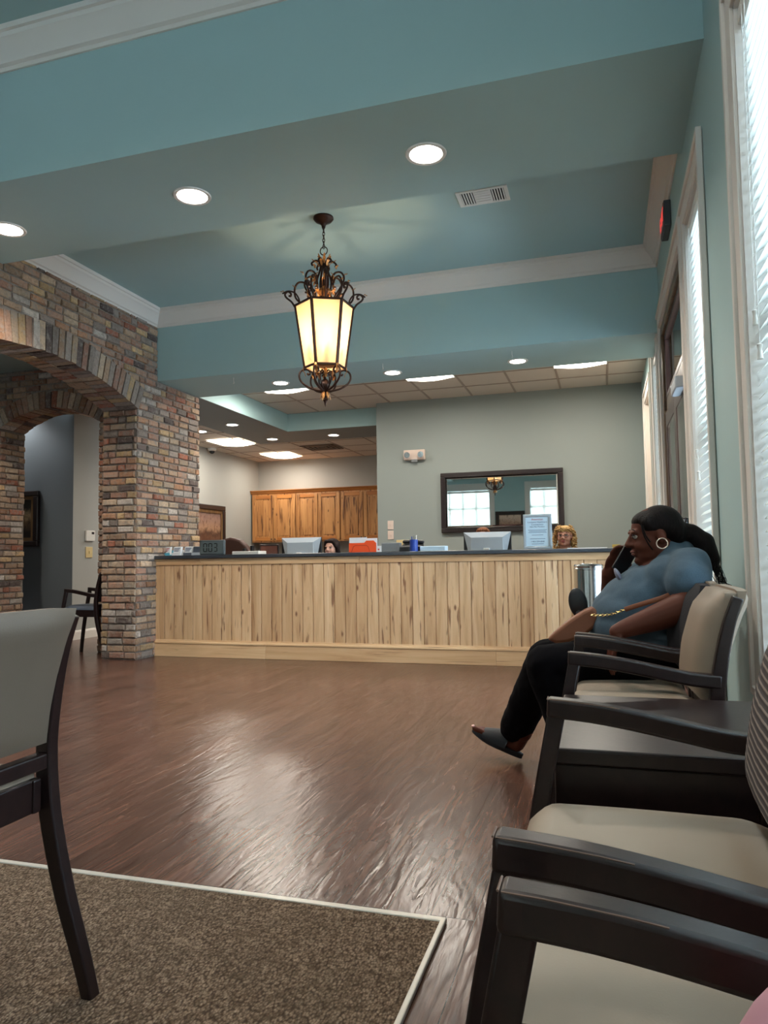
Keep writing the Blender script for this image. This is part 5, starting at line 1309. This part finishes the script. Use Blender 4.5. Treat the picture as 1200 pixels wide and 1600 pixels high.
# ---------------- people behind the counter
def clerk(x, y, top, label, skin, hair, shirt, yaw, pitch=0, lips='lips_p', k=.93, style='straight', glasses=False, face=True):
    t = thing('person', (x, y, 0), label, 'person')
    hd = Hd((x, y, top-.113*k), yaw=yaw, pitch=pitch, k=k); zt = top-.21*k; f = (hd.r @ Vector((-1, 0, 0))); f.z = 0; f.normalize(); s_ = Vector((-f.y, f.x, 0))
    m = MB(); hd.shapes(m, 1.12 if glasses else 1.0)
    c = Vector((x, y, 0))-f*.025
    def at(fw, sd, z): return c+f*fw+s_*sd+Vector((0, 0, z))
    m.cap(at(0, 0, zt+.06), at(0, 0, zt-.05), .046, .055); m.cap(at(0, -.13, zt-.085), at(0, .13, zt-.085), .055, .055)
    m.cap(at(0, 0, zt-.15), at(.01, 0, .55), .12, .13)
    for q in (-1, 1):
        m.cap(at(0, .155*q, zt-.10), at(.04, .19*q, zt-.33), .042, .036); m.cap(at(.04, .19*q, zt-.33), at(.24, .12*q, zt-.36), .034, .024)
        hand(m, at(.245, .118*q, zt-.36), f*.95-s_*.1*q, Vector((0, 0, -1)), -s_*q, k=.85, curl=.3)
        m.cap(at(.02, .09*q, .50), at(.40, .10*q, .50), .072, .056); m.cap(at(.40, .10*q, .49), at(.38, .10*q, .08), .054, .036); m.cap(at(.38, .10*q, .05), at(.50, .10*q, .04), .034, .026)
    b_ = blob('body', m, skin, t, .0055, 5)
    if face: hd.features(b_, M[lips])
    m = MB(); m.cap(at(0, -.135, zt-.095), at(0, .135, zt-.095), .066, .066); m.cap(at(.01, 0, zt-.17), at(.015, 0, .55), .145, .155)
    for q in (-1, 1): m.cap(at(0, .160*q, zt-.10), at(.03, .182*q, zt-.23), .056, .052)
    blob('shirt', m, shirt, t, .008, 5)
    m = MB(); m.ell(at(.02, 0, .50), (.15, .15, .09), 20)
    for q in (-1, 1): m.cap(at(.02, .09*q, .50), at(.40, .10*q, .50), .088, .070); m.cap(at(.40, .10*q, .49), at(.385, .10*q, .10), .068, .052)
    blob('trousers', m, M['pants'], t, .009, 4)
    m = MB()
    if style == 'straight':
        hd.e(m, (.026, 0, .040), (.092, .084, .082), 24); hd.e(m, (-.012, 0, .078), (.062, .066, .040), 20)
        for q in (-1, 1):
            hd.c(m, (-.010, .074*q, .040), (.012, .084*q, -.070), .026, .030); hd.c(m, (.012, .084*q, -.070), (.020, .080*q, -.19), .032, .022); hd.c(m, (-.050, .046*q, .082), (-.030, .074*q, .020), .022, .018)
        hd.c(m, (.060, 0, .02), (.075, 0, -.17), .070, .052); blob('hair', m, hair, t, .006, 3)
    else:
        hd.e(m, (.030, 0, .040), (.088, .080, .078), 22); hd.e(m, (-.004, 0, .070), (.078, .074, .046), 22); rr = random.Random(3)
        for k_ in range(230):
            th = rr.uniform(-PI, PI); h = rr.uniform(-.130, .108)
            if abs(th) > 2.0 and h < .062: continue
            rad = .100*math.sqrt(max(.10, 1-(max(h, 0)/.122)**2))+rr.uniform(-.004, .016)
            cc = (.008+rad*math.cos(th), rad*math.sin(th)*.98, h); R0 = rr.uniform(.011, .018); tw = rr.uniform(0, 6)
            m.tube([hd.p(cc[0]+R0*math.cos(tw+u*1.1)*.8, cc[1]+R0*math.sin(tw+u*1.1)*.8, cc[2]-.0045*u+.012) for u in range(9)], .0062, 6)
        m.build('hair', hair, t)
    if glasses:
        m = MB()
        for q in (-1, 1):
            m.tube([hd.p(-.094+.006*abs(math.cos(s)), (.031+.0215*math.cos(s))*q, .004+.0155*math.sin(s)) for s in [2*PI*j/20 for j in range(20)]], .0022, 6, closed=True)
            m.tube([hd.p(-.090, .052*q, .008), hd.p(-.04, .074*q, .008), hd.p(.01, .078*q, .004)], .0018, 6)
        m.tube([hd.p(-.095, -.010, .008), hd.p(-.100, 0, .010), hd.p(-.095, .010, .008)], .002, 6); m.build('glasses', M['red'] if False else simple('dark_red_glasses', rgb(60, 26, 28), .3), t)
    return t
clerk(-2.85, 7.42, 1.128, 'person with long dark hair behind the counter, between left monitor and orange folder', M['skin_p'], M['hair_brn'], simple('dark_grey_scrub_top', rgb(46, 48, 54), .9), yaw=math.radians(80))
clerk(-.372, 7.30, 1.20, 'person with curly blonde hair and glasses behind the right end of the counter', M['skin_t'], M['hair_bld'], simple('charcoal_scrub_top', rgb(44, 46, 50), .9), yaw=math.radians(82), style='curly', glasses=True)
clerk(-1.275, 7.95, 1.228, 'person almost hidden behind the right monitor, only brown hair showing', M['skin_p'], hair_mat('mid_brown_hair', rgb(84, 50, 34), rgb(140, 92, 64)), simple('maroon_scrub_top', rgb(84, 40, 46), .9), yaw=math.radians(90))
